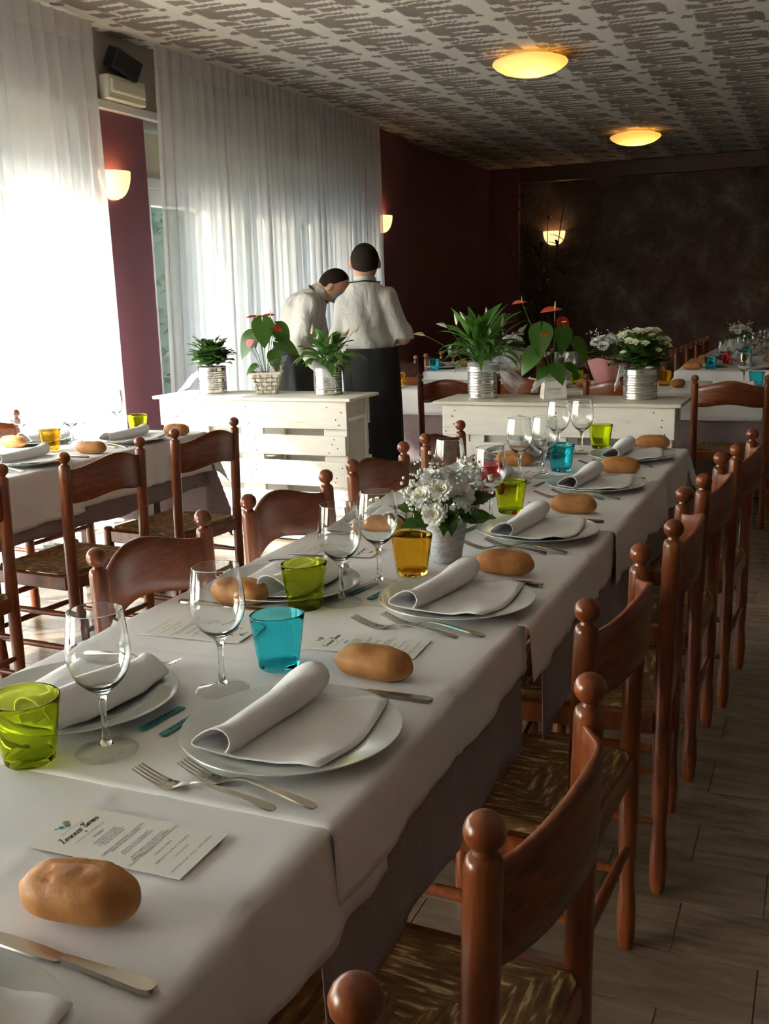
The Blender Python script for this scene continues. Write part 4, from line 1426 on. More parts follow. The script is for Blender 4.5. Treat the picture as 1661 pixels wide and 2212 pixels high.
def plate(x, y, rot, lab, k, zc=ZC_, nap=True):
    tag(put('plate', plate_me, None, (x, y, zc)), 'white porcelain plate ' + lab, 'plate', 'white dinner plates')
    if nap:
        o = put('napkin', napkin_mes[k % 4], None, (x, y, zc + 0.0003), rot)
        md = o.modifiers.new('thickness', 'SOLIDIFY')
        md.thickness = 0.0022
        md.offset = 1
        tag(o, 'rolled white napkin on the plate ' + lab, 'napkin', 'folded napkins')
def wine(x, y, lab, zc=ZC_):
    t = thing('wine_glass', 'clear wine glass ' + lab, 'wine glass', (x, y, zc), RNG.uniform(0, 6), 'wine glasses')
    put('bowl_and_stem', wine_me, t)
    put('foot', foot_me, t)
def tumbler(x, y, col, lab, k=0, zc=ZC_):
    w = {'green': 'lime green', 'blue': 'turquoise blue', 'amber': 'amber yellow', 'red': 'ruby red', 'clear': 'clear'}[col]
    tag(put('tumbler', TUMB[col][k % 2], None, (x, y, zc), k * 2.1), w + ' bubbled glass tumbler ' + lab, 'tumbler', 'hand-blown tumblers')
def bread(x, y, rot, lab, k, zc=ZC_, s=1.0):
    o = put('bread_roll', bread_mes[k % 5], None, (x, y, zc - 0.0006), rot)
    o.scale = (s, s, s)
    tag(o, 'oval golden bread roll ' + lab, 'bread roll', 'bread rolls')

# --- the long table, aisle side
RP = [(-0.660, 0.47, 'cut off at the lower left corner'), (-0.661, 1.171, 'in the foreground, next to the blue tumbler'), (-0.650, 1.839, 'next to the amber tumbler, aisle side'),
      (-0.653, 2.474, 'just past the chrysanthemum pot, aisle side'), (-0.645, 3.144, 'next to the farther blue tumbler, aisle side'), (-0.636, 3.739, 'last on the aisle side of the long table')]
for k, (x, y, lab) in enumerate(RP):
    plate(x, y, RNG.uniform(-0.05, 0.05), lab, k)
    fork((-0.685, y - 0.186, ZC_), RNG.uniform(-0.10, -0.02), 'outer fork by the plate ' + lab)
    fork((-0.640, y - 0.158, ZC_), RNG.uniform(-0.14, -0.08), 'inner fork by the plate ' + lab)
    knife((-0.628, y + 0.186, ZC_), RNG.uniform(-0.06, 0.03), 'steel knife by the plate ' + lab)
MARK = plain('grey_rim_print', (0.30, 0.30, 0.29), 0.4)
m = MB()
for dx, r in ((-0.013, 0.006), (-0.004, 0.0045), (0.006, 0.0055), (0.015, 0.006)):
    m.add([(dx + r * math.cos(2 * PI * q / 14), 0.45 * r * math.sin(2 * PI * q / 14), 0) for q in range(14)], [tuple(range(14))])
rim_mark = m.mesh('rim_logo', MARK, smooth=False, recalc=False)
pl2 = [o for o in bpy.data.objects if o.get('label') == 'white porcelain plate next to the amber tumbler, aisle side'][0]
put('rim_logo', rim_mark, pl2, None, 0, Matrix.Translation((0.058, -0.122, 0.0168)) @ Matrix.Rotation(0.43, 4, 'Z') @ Matrix.Rotation(-0.16, 4, 'X'))
for k, (x, y, r, lab) in enumerate([(-0.66, 0.722, 0.12, 'largest, at the bottom left below the menu card'), (-0.647, 1.425, -0.10, 'on the menu card behind the foreground plate'), (-0.625, 2.09, 0.06, 'right of the chrysanthemum pot'),
                                    (-0.626, 2.757, 0.04, 'behind the plate past the chrysanthemum pot'), (-0.622, 3.428, 0.1, 'behind the plate by the farther blue tumbler'), (-0.60, 4.0, 0.0, 'last, at the far corner of the long table')]):
    bread(x, y, r, lab, k)
card(-0.708, 0.857, PI / 2 + 0.02, 'menu card lying flat in the foreground beside the largest bread roll')
card(-0.722, 1.562, PI / 2 + 0.05, 'menu card half under the bread roll behind the blue tumbler')
card(-0.690, 2.86, PI / 2 + 0.03, 'menu card peeping out behind a bread roll far on the aisle side')
# --- the long table, window side
LP = [(-1.034, 1.165, 'behind the nearest wine glass, window side'), (-1.030, 1.836, 'behind the middle green tumbler, window side'), (-1.035, 2.49, 'behind the chrysanthemum pot, window side'),
      (-1.035, 3.13, 'beyond the red tumbler, window side'), (-1.035, 3.74, 'last on the window side of the long table')]
for k, (x, y, lab) in enumerate(LP):
    plate(x, y, PI + RNG.uniform(-0.05, 0.05), lab, k + 1)
    fork((-1.078, y + 0.186, ZC_), PI + RNG.uniform(-0.06, 0.04), 'steel fork beside the plate ' + lab)
    knife((-1.09, y - 0.155, ZC_), PI + RNG.uniform(-0.05, 0.05), 'steel knife beside the plate ' + lab)
for k, (x, y, r, lab) in enumerate([(-1.075, 1.715, 0.0, 'seen through the second wine glass'), (-1.03, 2.345, 0.1, 'seen through two wine glasses before the pot'), (-1.0, 3.49, 0.2, 'beyond the red tumbler')]):
    bread(x, y + (0.0 if k == 2 else 0.0), r, lab, k + 2)
card(-1.052, 1.535, -PI / 2 + 0.06, 'menu card behind the second wine glass, window side')
card(-1.075, 2.165, -PI / 2 + 0.12, 'menu card behind the third wine glass, window side')
card(-0.99, 3.36, -PI / 2 + 0.0, 'menu card beyond the red tumbler, window side')
for x, y, lab in [(-0.885, 1.047, 'nearest of all, beside the first green tumbler'), (-0.853, 1.295, 'between the nearest glass and the blue tumbler'), (-0.876, 1.782, 'beside the middle green tumbler'),
                  (-0.857, 1.93, 'beside the amber tumbler'), (-0.975, 2.72, 'half hidden behind the chrysanthemum pot'), (-0.812, 2.585, 'in front of the ruby tumbler'), (-0.916, 3.235, 'beside the farther blue tumbler'),
                  (-0.845, 3.29, 'behind the farther blue tumbler, over a clear tumbler'), (-0.918, 3.78, 'last but one, before the pallet counter'), (-0.838, 3.821, 'farthest, beside the last green tumbler')]:
    wine(x, y, lab)
for k, (x, y, c, lab) in enumerate([(-0.965, 0.986, 'green', 'cut by the left edge, nearest'), (-0.818, 1.416, 'blue', 'in the foreground behind the rolled napkin'), (-0.932, 1.73, 'green', 'in the middle of the long table'),
                                    (-0.82, 2.027, 'amber', 'on the long table before the flower pot'), (-0.795, 2.715, 'green', 'just past the flower pot'), (-0.93, 2.97, 'red', 'seen through a wine glass'),
                                    (-0.822, 3.425, 'blue', 'far along the long table'), (-0.798, 3.977, 'green', 'at the far end of the long table'), (-0.925, 2.36, 'clear', 'behind the flower pot'), (-0.945, 3.52, 'clear', 'far along, behind a wine glass')]):
    tumbler(x, y, c, lab, k)
for x, y, r, lab in [(-0.877, 1.165, 1.47, 'left of the foreground plate'), (-0.838, 1.16, 1.5, 'half under the rim of the foreground plate'), (-0.875, 1.885, 1.35, 'between two wine glasses'), (-0.826, 1.865, 1.45, 'left of the second plate'),
                     (-0.835, 2.50, 1.4, 'left of the plate past the flower pot'), (-0.875, 3.13, 1.4, 'before the farther blue tumbler'), (-0.825, 3.16, 1.45, 'at the rim of the fourth plate')]:
    sachet(x, y, r, 'teal paper toothpick sachet ' + lab)

# --- window-side table
for k, (x, y, rot, lab) in enumerate([(-2.865, 2.44, 0, 'at the picture edge of the window-side table'), (-2.872, 3.096, 0, 'in front of the amber tumbler by the curtains'), (-2.85, 3.73, 0, 'before the green tumbler by the curtains'),
                                      (-3.28, 3.60, PI, 'across from the sunlit window chairs'), (-3.27, 2.95, PI, 'window side, at the picture edge')]):
    plate(x, y, rot, lab, k)
    if rot == 0:
        fork((-2.895, y - 0.186, ZC_), -0.06, 'outer fork by the plate ' + lab)
        fork((-2.85, y - 0.160, ZC_), -0.12, 'inner fork by the plate ' + lab)
        knife((-2.84, y + 0.186, ZC_), 0.02, 'steel knife by the plate ' + lab)
    else:
        fork((-3.32, y + 0.186, ZC_), PI, 'steel fork beside the plate ' + lab)
for x, y, r, lab, k in [(-2.80, 3.385, 0.1, 'by the middle chair of the window-side table', 1), (-2.775, 3.965, 0.05, 'at the far corner of the window-side table', 2), (-3.285, 3.455, 0.1, 'left of the window-side amber tumbler', 3)]:
    bread(x, y, r, lab, k)
for x, y, lab in [(-3.155, 4.02, 'tall against the plum pier'), (-3.262, 3.16 + 0.325, 'with a sunlit chair seen through it'), (-3.03, 3.545, 'bleached by sun beside the amber tumbler')]:
    wine(x, y, lab)
tumbler(-3.035, 3.41, 'amber', 'on the window-side table', 1)
tumbler(-2.985, 3.955, 'green', 'on the window-side table, glowing in sun', 0)
tumbler(-3.09, 3.63, 'clear', 'on the window-side table', 1)

# --- cross table behind the counters
for x, y, c, lab in [(-2.70, 6.52, 'amber', 'beside the standing waiter'), (-1.53, 6.80, 'green', 'behind the white flower box'), (-0.945, 6.72, 'amber', 'behind the ribbed kalanchoe tin'), (-0.39, 6.70, 'blue', 'at the right picture edge')]:
    tumbler(x, y, c, lab, 0)
for x, y, r, lab in [(-2.67, 6.66, 0.3, 'beside the standing waiter'), (-1.44, 6.60, 1.2, 'behind the white flower box on the counter'), (-0.845, 6.60, 1.3, 'on the cross table beside the whole-backed chair')]:
    bread(x, y, r, lab, 2)
for x, y, rot, lab in [(-0.50, 6.55, PI / 2, 'on the cross table behind the whole-backed chair'), (-1.66, 6.57, PI / 2, 'on the cross table behind the anthurium box')]:
    plate(x, y, rot, lab, 2)
for x, y, lab in [(-0.47, 6.77, 'on the cross table at the right edge'), (-1.60, 6.92, 'on the cross table behind the anthurium box')]:
    wine(x, y, lab)
# --- far left table
for x, y, c, lab in [(-3.00, 8.02, 'blue', 'on the far table beside the waiter'), (-2.72, 8.55, 'green', 'on the far table behind the peace lily')]:
    tumbler(x, y, c, lab, 1)
for x, y, lab in [(-2.90, 8.20, 'on the far table left of the peace lily'), (-2.72, 8.16, 'on the far table behind the lily leaves'), (-2.66, 8.75, 'farther back behind the peace lily')]:
    wine(x, y, lab)
for x, y, rot, lab in [(-3.0, 8.22, PI, 'by the blue tumbler on the far table'), (-2.53, 8.12, 0, 'behind the lily leaves on the far table'), (-2.86, 8.75, PI, 'farther on the table beyond the lily')]:
    plate(x, y, rot, lab, 1)
bread(-2.90, 8.45, 0.4, 'on the far table left of the peace lily', 3)
# --- far right table
for x, y, r, lab in [(-0.935, 8.12, 0.1, 'in front of the far right table'), (-0.95, 8.55, 0.1, 'second on the far right table'), (-0.93, 9.0, 0.2, 'third on the far right table'), (-0.40, 8.9, 0.1, 'at the right edge of the far right table')]:
    bread(x, y, r, lab, 3, s=1.1)
for x, y, c, lab in [(-0.81, 8.16, 'blue', 'in front on the far right table'), (-0.76, 8.72, 'red', 'on the far right table'), (-0.60, 8.5, 'green', 'on the far right table'), (-0.62, 9.1, 'blue', 'deep on the far right table')]:
    tumbler(x, y, c, lab, 0)
for x, y, lab in [(-0.74, 8.30, 'first on the far right table'), (-0.70, 8.62, 'second on the far right table'), (-0.66, 8.95, 'third on the far right table'), (-0.64, 9.35, 'fourth on the far right table'), (-0.60, 9.8, 'fifth on the far right table'),
                  (-0.57, 10.3, 'sixth on the far right table'), (-0.55, 10.8, 'last on the far right table')]:
    wine(x, y, lab)
for x, y, rot, lab in [(-0.86, 8.42, PI, 'behind the blue tumbler on the far right table'), (-0.50, 8.22, 0, 'at the right end of the far right table'), (-0.86, 9.0, PI, 'deeper on the far right table')]:
    plate(x, y, rot, lab, 2)
# ------------------------------------------------------------------ plants
YAW = 0.4107
def shape_w(kind, q):
    if kind == 'lance':
        return (math.sin(PI * q ** 0.75)) ** 0.9 * (1 - 0.15 * q)
    if kind == 'heart':
        return (1.0 - (2 * max(0.0, 0.28 - q) / 0.56) ** 2) ** 0.5 if q < 0.28 else max(0.0, 1 - ((q - 0.28) / 0.72) ** 1.7)
    if kind == 'ovate':
        return math.sin(PI * q ** 0.8) ** 0.55
    if kind == 'lobed':
        return (math.sin(PI * q ** 0.7)) ** 0.7 * (0.72 + 0.28 * abs(math.cos(q * 9)))
def blade_mesh(name, mat, kind, L, W, droop, fold=0.25, nu=10, wavy=0.0, seed=0):
    """leaf blade along +x from the origin, bending down; heart lobes reach behind the origin"""
    m = MB()
    def f(t, s):
        q = t
        s2 = s * 2 - 1
        w = W / 2 * shape_w(kind, min(max(q, 0.001), 0.999))
        x = L * q - (0.22 * L if kind == 'heart' else 0)
        if kind == 'heart' and q < 0.3:
            x -= 0.10 * L * abs(s2) * (1 - q / 0.3)
            x += 0.14 * L * (1 - abs(s2)) * (1 - q / 0.3)
        z = -droop * L * max(0.0, q) ** 2 + fold * w * abs(s2) * (1 if kind != 'heart' else 0.5) + wavy * math.sin(q * 12 + s2 * 2 + seed) * abs(s2)
        return (x, w * s2, z)
    m.grid(f, nu, 7)
    return m.mesh(name, mat, recalc=False, angle=180)

def curve_pts(p0, p1, sag=0.0, n=6):
    p0, p1 = Vector(p0), Vector(p1)
    return [p0.lerp(p1, i / (n - 1)) + Vector((0, 0, sag * math.sin(PI * i / (n - 1)))) for i in range(n)]

def arch_leaf_mesh(name, mat, kind, pet, L, W, a0, a1, seed):
    """petiole rising from the origin then an arching blade, all in the x-z plane (outwards = +x)"""
    rng = random.Random(seed)
    n = 16
    pts, ang = [], a0
    p = Vector((0, 0, 0))
    tot = pet + L
    path = []
    for i in range(n + 1):
        q = i / n
        ang = a0 + (a1 - a0) * q ** 1.4
        path.append((p.copy(), ang, q))
        p = p + Vector((math.sin(ang), 0, math.cos(ang))) * (tot / n)
    m = MB()
    kp = [(c, a, q) for c, a, q in path if q * tot <= pet + 1e-6]
    m.tube([c for c, a, q in kp] + [path[len(kp)][0]], 0.0017, 5)
    bl = [(c, a, q) for c, a, q in path if q * tot >= pet - 1e-6]
    tw = rng.uniform(-0.5, 0.5)
    vs = []
    for c, a, q in bl:
        u = (q * tot - pet) / L
        w = W / 2 * shape_w(kind, min(max(u, 0.001), 0.999))
        nrm = Vector((-math.cos(a), 0, math.sin(a)))
        for s in range(5):
            s2 = s / 2 - 1
            y = Vector((0, math.cos(tw * u), 0)) + nrm * math.sin(tw * u)
            vs.append(c + y * (w * s2) + nrm * (0.28 * w * abs(s2)))
    fs = [(i * 5 + j, i * 5 + 5 + j, i * 5 + 6 + j, i * 5 + 1 + j) for i in range(len(bl) - 1) for j in range(4)]
    m.add(vs, fs)
    return m.mesh(name, mat, recalc=False, angle=180)

def tin_pot(t, h, r, ribs=True, soil=True):
    prof = [(0, 0.0), (r, 0.0), (r + 0.0025, 0.003), (r, 0.006)]
    n = 44
    for i in range(n + 1):
        z = 0.008 + (h - 0.016) * i / n
        band = ribs and ((0.13 < i / n < 0.44) or (0.54 < i / n < 0.88))
        prof.append((r + (0.0022 * math.sin(i * PI / 2) if band else 0.0), z))
    prof += [(r, h - 0.006), (r + 0.0025, h - 0.003), (r, h), (r - 0.0012, h), (r - 0.0012, h - 0.02), (0, h - 0.022)]
    MB().lathe(prof, 48).obj('tin_can', TIN, t, angle=70)
    if soil:
        MB().lathe([(0, h - 0.012), (r * 0.6, h - 0.013), (r - 0.002, h - 0.018)], 20).obj('soil', SOIL, t)

def tulle(t, name, pts_w, seed, mat=None, n=14):
    """loose tulle sheet through [(point, width vector)]"""
    rng = random.Random(seed)
    m = MB()
    K = len(pts_w)
    def f(u, s):
        x = u * (K - 1)
        i = min(K - 2, int(x))
        q = x - i
        p = Vector(pts_w[i][0]).lerp(Vector(pts_w[i + 1][0]), q)
        w = Vector(pts_w[i][1]).lerp(Vector(pts_w[i + 1][1]), q)
        p = p + w * (s - 0.5)
        p = p + Vector((0, 0.008 * math.sin(s * 17 + seed + u * 4), 0.006 * math.sin(s * 23 + u * 5 + seed)))
        return p
    m.grid(f, n, 13)
    return m.obj(name, mat or TULLE, t, recalc=False, angle=180)

# --- peace lilies in tins
def peace_lily(label, loc, h, r, nleaf, seed, spread, top, flowers, ribs=True, lw=1.0, pet=(0.09, 0.19)):
    t = thing('potted_peace_lily', label, 'potted plant', loc, YAW)
    tin_pot(t, h, r, ribs)
    rng = random.Random(seed)
    kinds = [arch_leaf_mesh('leaf', LEAF, 'lance', rng.uniform(*pet) * top, rng.uniform(0.10, 0.15) * top * lw, rng.uniform(0.040, 0.058) / lw ** 0.5, 0.05 + 0.04 * k, (0.75 + 0.21 * k) * spread + 0.2 * (k % 3), seed + k) for k in range(8)]
    for i in range(nleaf):
        me = kinds[i % 8]
        a = rng.uniform(0, 2 * PI) if i > 8 else i * 0.785
        tl = rng.uniform(0.0, 0.42) * spread * (0.5 + (i % 8) / 8)
        M = Matrix.Translation((rng.uniform(-0.4, 0.4) * r, rng.uniform(-0.4, 0.4) * r, h - 0.016)) @ Matrix.Rotation(a, 4, 'Z') @ Matrix.Rotation(tl, 4, 'Y') @ Matrix.Scale(rng.uniform(0.8, 1.12), 4)
        put('leaf', me, t, None, 0, M)
    spathe = blade_mesh('spathe', SPATHE_W, 'lance', 0.062, 0.024, -0.10, 1.3)
    for (x, y, z, dx, dz) in flowers:
        pts = curve_pts((x * 0.15, y * 0.15, h - 0.016), (x, y, z), 0.015)
        fl = MB().tube(pts, 0.0015, 5).obj('flower_stem', STEM, t)
        put('spathe', spathe, fl, None, 0, frame((x, y, z - 0.004), (dx, -0.05, dz), (dz, -0.5, -dx)))
        MB().tube([(x, y, z), (x + dx * 0.03, y - 0.004, z + dz * 0.03)], [0.003, 0.002], 6).obj('spadix', SPADIX, fl)
    return t
t = peace_lily('peace lily with white buds in a shiny ribbed tin, left end of the shaded counter', (-1.667, 5.175, 0.8265), 0.172, 0.0765, 72, 5, 1.0, 1.05,
               [(-0.30, -0.02, 0.335, -0.9, 0.10), (-0.185, -0.02, 0.375, -0.9, 0.25), (-0.135, 0.0, 0.385, -0.25, 0.9), (-0.09, 0.02, 0.40, -0.5, 0.9), (0.015, 0.0, 0.415, 0.02, 1), (0.19, 0.0, 0.345, 0.6, 0.6), (0.095, -0.03, 0.37, 0.1, 0.9), (0.03, -0.08, 0.31, -0.1, 0.9)], True, 1.3)
tulle(t, 'tulle_collar', [((-0.082, -0.05, 0.165), (0, 0, 0.06)), ((-0.03, -0.088, 0.165), (0, 0, 0.05)), ((0.04, -0.086, 0.17), (0, 0, 0.05)), ((0.085, -0.04, 0.17), (0, 0, 0.06))], 1)
tulle(t, 'tulle_tail', [((0.078, -0.02, 0.15), (0, 0, 0.03)), ((0.12, 0.0, 0.11), (0.02, 0, 0.09)), ((0.20, 0.02, 0.05), (0.05, 0, 0.10))], 2)
t = peace_lily('peace lily in a plain wide tin, waiter end of the sunlit counter', (-2.618, 5.255, 0.8265), 0.158, 0.080, 62, 11, 1.1, 0.92,
               [(-0.085, 0.0, 0.345, 0.05, 1), (-0.06, -0.03, 0.30, 0.2, 0.9), (0.155, 0.0, 0.35, 0.45, 0.9), (0.02, -0.05, 0.285, 0.1, 1), (0.09, 0.03, 0.33, 0.5, 0.6)], True, 0.80, (0.10, 0.23))
tulle(t, 'tulle_bow', [((-0.075, -0.085, 0.165), (0, 0, 0.05)), ((-0.01, -0.095, 0.135), (0, 0, 0.05)), ((0.02, -0.10, 0.12), (0, 0, 0.02)), ((0.05, -0.09, 0.15), (0, 0, 0.05))], 3)
tulle(t, 'tulle_tail', [((0.0, -0.10, 0.13), (0.015, 0, 0)), ((0.03, -0.10, 0.09), (0.03, 0, 0)), ((0.045, -0.10, 0.05), (0.04, 0, 0))], 4)

# --- anthuriums
def anthurium(label, loc, leaves, flowers, hpot):
    t = thing('potted_anthurium', label, 'potted plant', loc, YAW)
    leaf_me = [blade_mesh('leaf', LEAF_A, 'heart', 0.165, 0.125, 0.25, 0.2, 12), blade_mesh('leaf', LEAF_A, 'heart', 0.14, 0.10, 0.45, 0.3, 12)]
    spathe = blade_mesh('spathe', SPATHE_R, 'heart', 0.112, 0.092, 0.10, 0.25, 10)
    for i, (x, y, z, ax, nrm, s) in enumerate(leaves):
        pts = curve_pts((x * 0.12, y * 0.12, hpot - 0.01), (x, y, z), 0.012, 7)
        st = MB().tube(pts, 0.0024, 6).obj('leaf_stem', STEM, t)
        put('leaf', leaf_me[i % 2], st, None, 0, frame((x, y, z), ax, nrm) @ Matrix.Scale(s, 4))
    for (x, y, z, ax, nrm, s) in flowers:
        pts = curve_pts((x * 0.1, y * 0.1, hpot - 0.01), (x, y, z), 0.008, 7)
        st = MB().tube(pts, 0.0022, 6).obj('flower_stem', STEM, t)
        put('spathe', spathe, st, None, 0, frame((x, y, z), ax, nrm) @ Matrix.Scale(s, 4))
        n = Vector(nrm).normalized()
        MB().tube([Vector((x, y, z)), Vector((x, y, z)) + n * 0.022 * s, Vector((x, y, z)) + n * 0.040 * s], [0.0042 * s, 0.0040 * s, 0.0018 * s], 8).obj('spadix', SPADIX, st)
    return t
t = anthurium('red anthurium in a printed white wooden box with a tulle bow', (-1.292, 5.205, 0.8265),
              [(-0.075, -0.06, 0.345, (-0.15, -0.35, -1), (-0.3, -1, 0.35), 1.02), (0.035, -0.07, 0.335, (0.05, -0.3, -1), (0.15, -1, 0.4), 1.0), (-0.10, -0.01, 0.235, (-0.8, -0.2, -0.9), (-0.5, -0.7, 0.6), 1.0),
               (0.12, -0.01, 0.275, (0.75, -0.2, -0.7), (0.3, -0.7, 0.7), 1.05), (0.0, -0.085, 0.16, (0.2, -0.5, -0.5), (0, -0.7, 0.8), 0.75), (0.055, 0.07, 0.33, (0.6, 0.4, -0.3), (0, -0.5, 0.9), 0.9), (-0.05, 0.08, 0.30, (-0.6, 0.4, -0.3), (-0.2, -0.4, 0.9), 0.9),
               (0.07, -0.055, 0.165, (0.8, -0.4, -0.4), (0.2, -0.6, 0.8), 0.7), (-0.05, -0.05, 0.15, (-0.6, -0.5, -0.4), (-0.2, -0.6, 0.8), 0.6)],
              [(-0.165, -0.02, 0.492, (-0.85, -0.5, -0.05), (-0.12, -0.25, 1), 0.75), (0.0, -0.03, 0.452, (-0.9, -0.4, -0.06), (0.02, -0.22, 1), 1.0), (0.045, 0.02, 0.385, (0.3, -0.2, -1), (0.5, -0.9, 0.1), 0.9), (-0.035, -0.05, 0.345, (-0.5, -0.5, -0.3), (-0.1, -0.5, 0.8), 0.6)], 0.10)
m = MB()
a, b, h = 0.052, 0.062, 0.104     # tapered box, wider at the base
m.add([(-b, -b, 0), (b, -b, 0), (b, b, 0), (-b, b, 0), (-a, -a, h), (a, -a, h), (a, a, h), (-a, a, h)], [(0, 3, 2, 1), (4, 5, 6, 7), (0, 1, 5, 4), (1, 2, 6, 5), (2, 3, 7, 6), (3, 0, 4, 7)])
bx = m.obj('wooden_box', BOXWHITE, t, smooth=False, bevel=0.002)
tilt = math.atan2(b - a, h)
put('printed_text', text_mesh('printed_text', 'Lorenzo', 0.021, INK_G, 0.3, 0.0002), bx, None, 0, Matrix.Translation((-0.008, -0.0585, 0.052)) @ Matrix.Rotation(PI / 2 - tilt, 4, 'X'))
put('printed_text', text_mesh('printed_text', 'una splendida\ngiornata con noi', 0.0085, INK_R, 0.3), bx, None, 0, Matrix.Translation((0.008, -0.0605, 0.030)) @ Matrix.Rotation(PI / 2 - tilt, 4, 'X'))
tulle(t, 'tulle_collar', [((-0.06, -0.05, 0.115), (0, 0, 0.055)), ((0.0, -0.062, 0.112), (0, 0, 0.04)), ((0.06, -0.05, 0.118), (0, 0, 0.055)), ((0.085, 0.0, 0.115), (0, 0, 0.05))], 5)
tulle(t, 'tulle_bow', [((-0.055, -0.055, 0.105), (0.0, 0, 0.02)), ((-0.085, -0.06, 0.085), (0.01, 0, 0.05)), ((-0.12, -0.05, 0.06), (0.02, 0, 0.05)), ((-0.085, -0.045, 0.055), (0.01, 0, 0.03))], 6)
tulle(t, 'film_wrap', [((0.055, -0.04, 0.13), (0, 0, 0.06)), ((0.08, -0.01, 0.15), (0.02, 0, 0.07)), ((0.085, 0.04, 0.15), (0.02, 0, 0.06))], 7, CELLO)

t = anthurium('red anthurium in a whitewashed woven basket on the sunlit counter', (-3.022, 5.26, 0.8265),
              [(0.0, -0.07, 0.405, (0.05, -0.3, -1), (0.02, -1, 0.35), 1.05), (0.09, -0.03, 0.375, (0.55, -0.2, -0.75), (0.2, -0.8, 0.6), 1.1), (-0.075, -0.03, 0.33, (-0.6, -0.2, -0.8), (-0.5, -0.8, 0.4), 1.05),
               (0.055, -0.06, 0.225, (0.25, -0.3, -1), (0.2, -1, 0.3), 0.85), (0.10, -0.05, 0.29, (0.9, -0.2, -0.35), (0.1, -0.6, 0.8), 0.95), (-0.06, -0.05, 0.165, (-0.7, -0.3, -0.3), (-0.1, -0.5, 0.8), 0.6), (0.03, 0.06, 0.35, (0.4, 0.5, -0.3), (0, -0.4, 1), 0.9), (-0.03, 0.06, 0.34, (-0.5, 0.4, -0.3), (0, -0.4, 1), 0.9)],
              [(-0.038, -0.02, 0.445, (-0.9, -0.35, 0.08), (0.1, -0.2, 1), 0.75), (0.045, -0.02, 0.452, (-0.9, -0.35, -0.05), (-0.05, -0.2, 1), 0.85), (0.062, -0.05, 0.385, (0.7, -0.5, -0.3), (0.2, -0.4, 0.9), 0.75), (-0.085, -0.075, 0.295, (0.5, -0.3, 0.35), (-0.3, -0.9, 0.3), 0.5)], 0.115)
# woven basket: tapered square, five weaving rows over stakes
BH, B0, B1 = 0.12, 0.056, 0.088
def side_pt(u, hw):
    u = u % 4
    k, q = int(u), u - int(u)
    c = [(-hw, -hw), (hw, -hw), (hw, hw), (-hw, hw)]
    p, n = Vector(c[k]), Vector(c[(k + 1) % 4])
    return p.lerp(n, q)
for rr in range(5):
    za, zb = BH * (rr + 0.06) / 5, BH * (rr + 0.94) / 5
    m = MB()
    vs = []
    NN = 80
    for i in range(NN):
        u = 4 * i / NN
        for z in (za, (za + zb) / 2, zb):
            hw = B0 + (B1 - B0) * z / BH
            p = side_pt(u, hw)
            wv = 0.0042 * math.sin(u * 2 * PI * 2.5 + rr * PI)
            sc = (hw + wv) / hw
            vs.append((p.x * sc, p.y * sc, z))
    fs = [(i * 3 + j, ((i + 1) % NN) * 3 + j, ((i + 1) % NN) * 3 + j + 1, i * 3 + j + 1) for i in range(NN) for j in range(2)]
    m.add(vs, fs)
    o = m.obj('weaver', WICKER, t, recalc=False, angle=50)
    md = o.modifiers.new('thickness', 'SOLIDIFY')
    md.thickness = 0.002
for k in range(20):
    u = (k + 0.5) / 5
    p0, p1 = side_pt(u, B0 - 0.001), side_pt(u, B1 + 0.001)
    MB().tube([(p0.x, p0.y, 0), (p1.x, p1.y, BH + 0.004)], 0.0045, 6, flat=0.5).obj('stake', WICKER, t)
m = MB()
m.box(-B1 - .005, B1 + .005, -B1 - .005, -B1 + .003, BH - .004, BH + .008).box(-B1 - .005, B1 + .005, B1 - .003, B1 + .005, BH - .004, BH + .008).box(-B1 - .005, -B1 + .003, -B1 + .003, B1 - .003, BH - .004, BH + .008).box(B1 - .003, B1 + .005, -B1 + .003, B1 - .003, BH - .004, BH + .008)
m.obj('rim', WICKER, t, smooth=False)
MB().box(-B0 + .008, B0 - .008, -B0 + .008, B0 - .008, 0.02, BH - 0.02).obj('soil', SOIL, t, smooth=False)
MB().tube([(0.03, -0.08, BH), (0.045, -0.05, BH + 0.045), (0.075, -0.03, BH + 0.06), (0.085, 0.03, BH + 0.03), (0.08, 0.06, BH)], 0.008, 6, flat=0.5).obj('handle', WICKER, t)
tulle(t, 'film_wrap', [((-0.05, -0.07, BH + 0.02), (0, 0, 0.05)), ((0.02, -0.08, BH + 0.03), (0, 0, 0.07)), ((0.09, -0.05, BH + 0.05), (0.03, 0, 0.09)), ((0.12, 0.0, BH + 0.07), (0.03, 0, 0.07))], 8, CELLO)

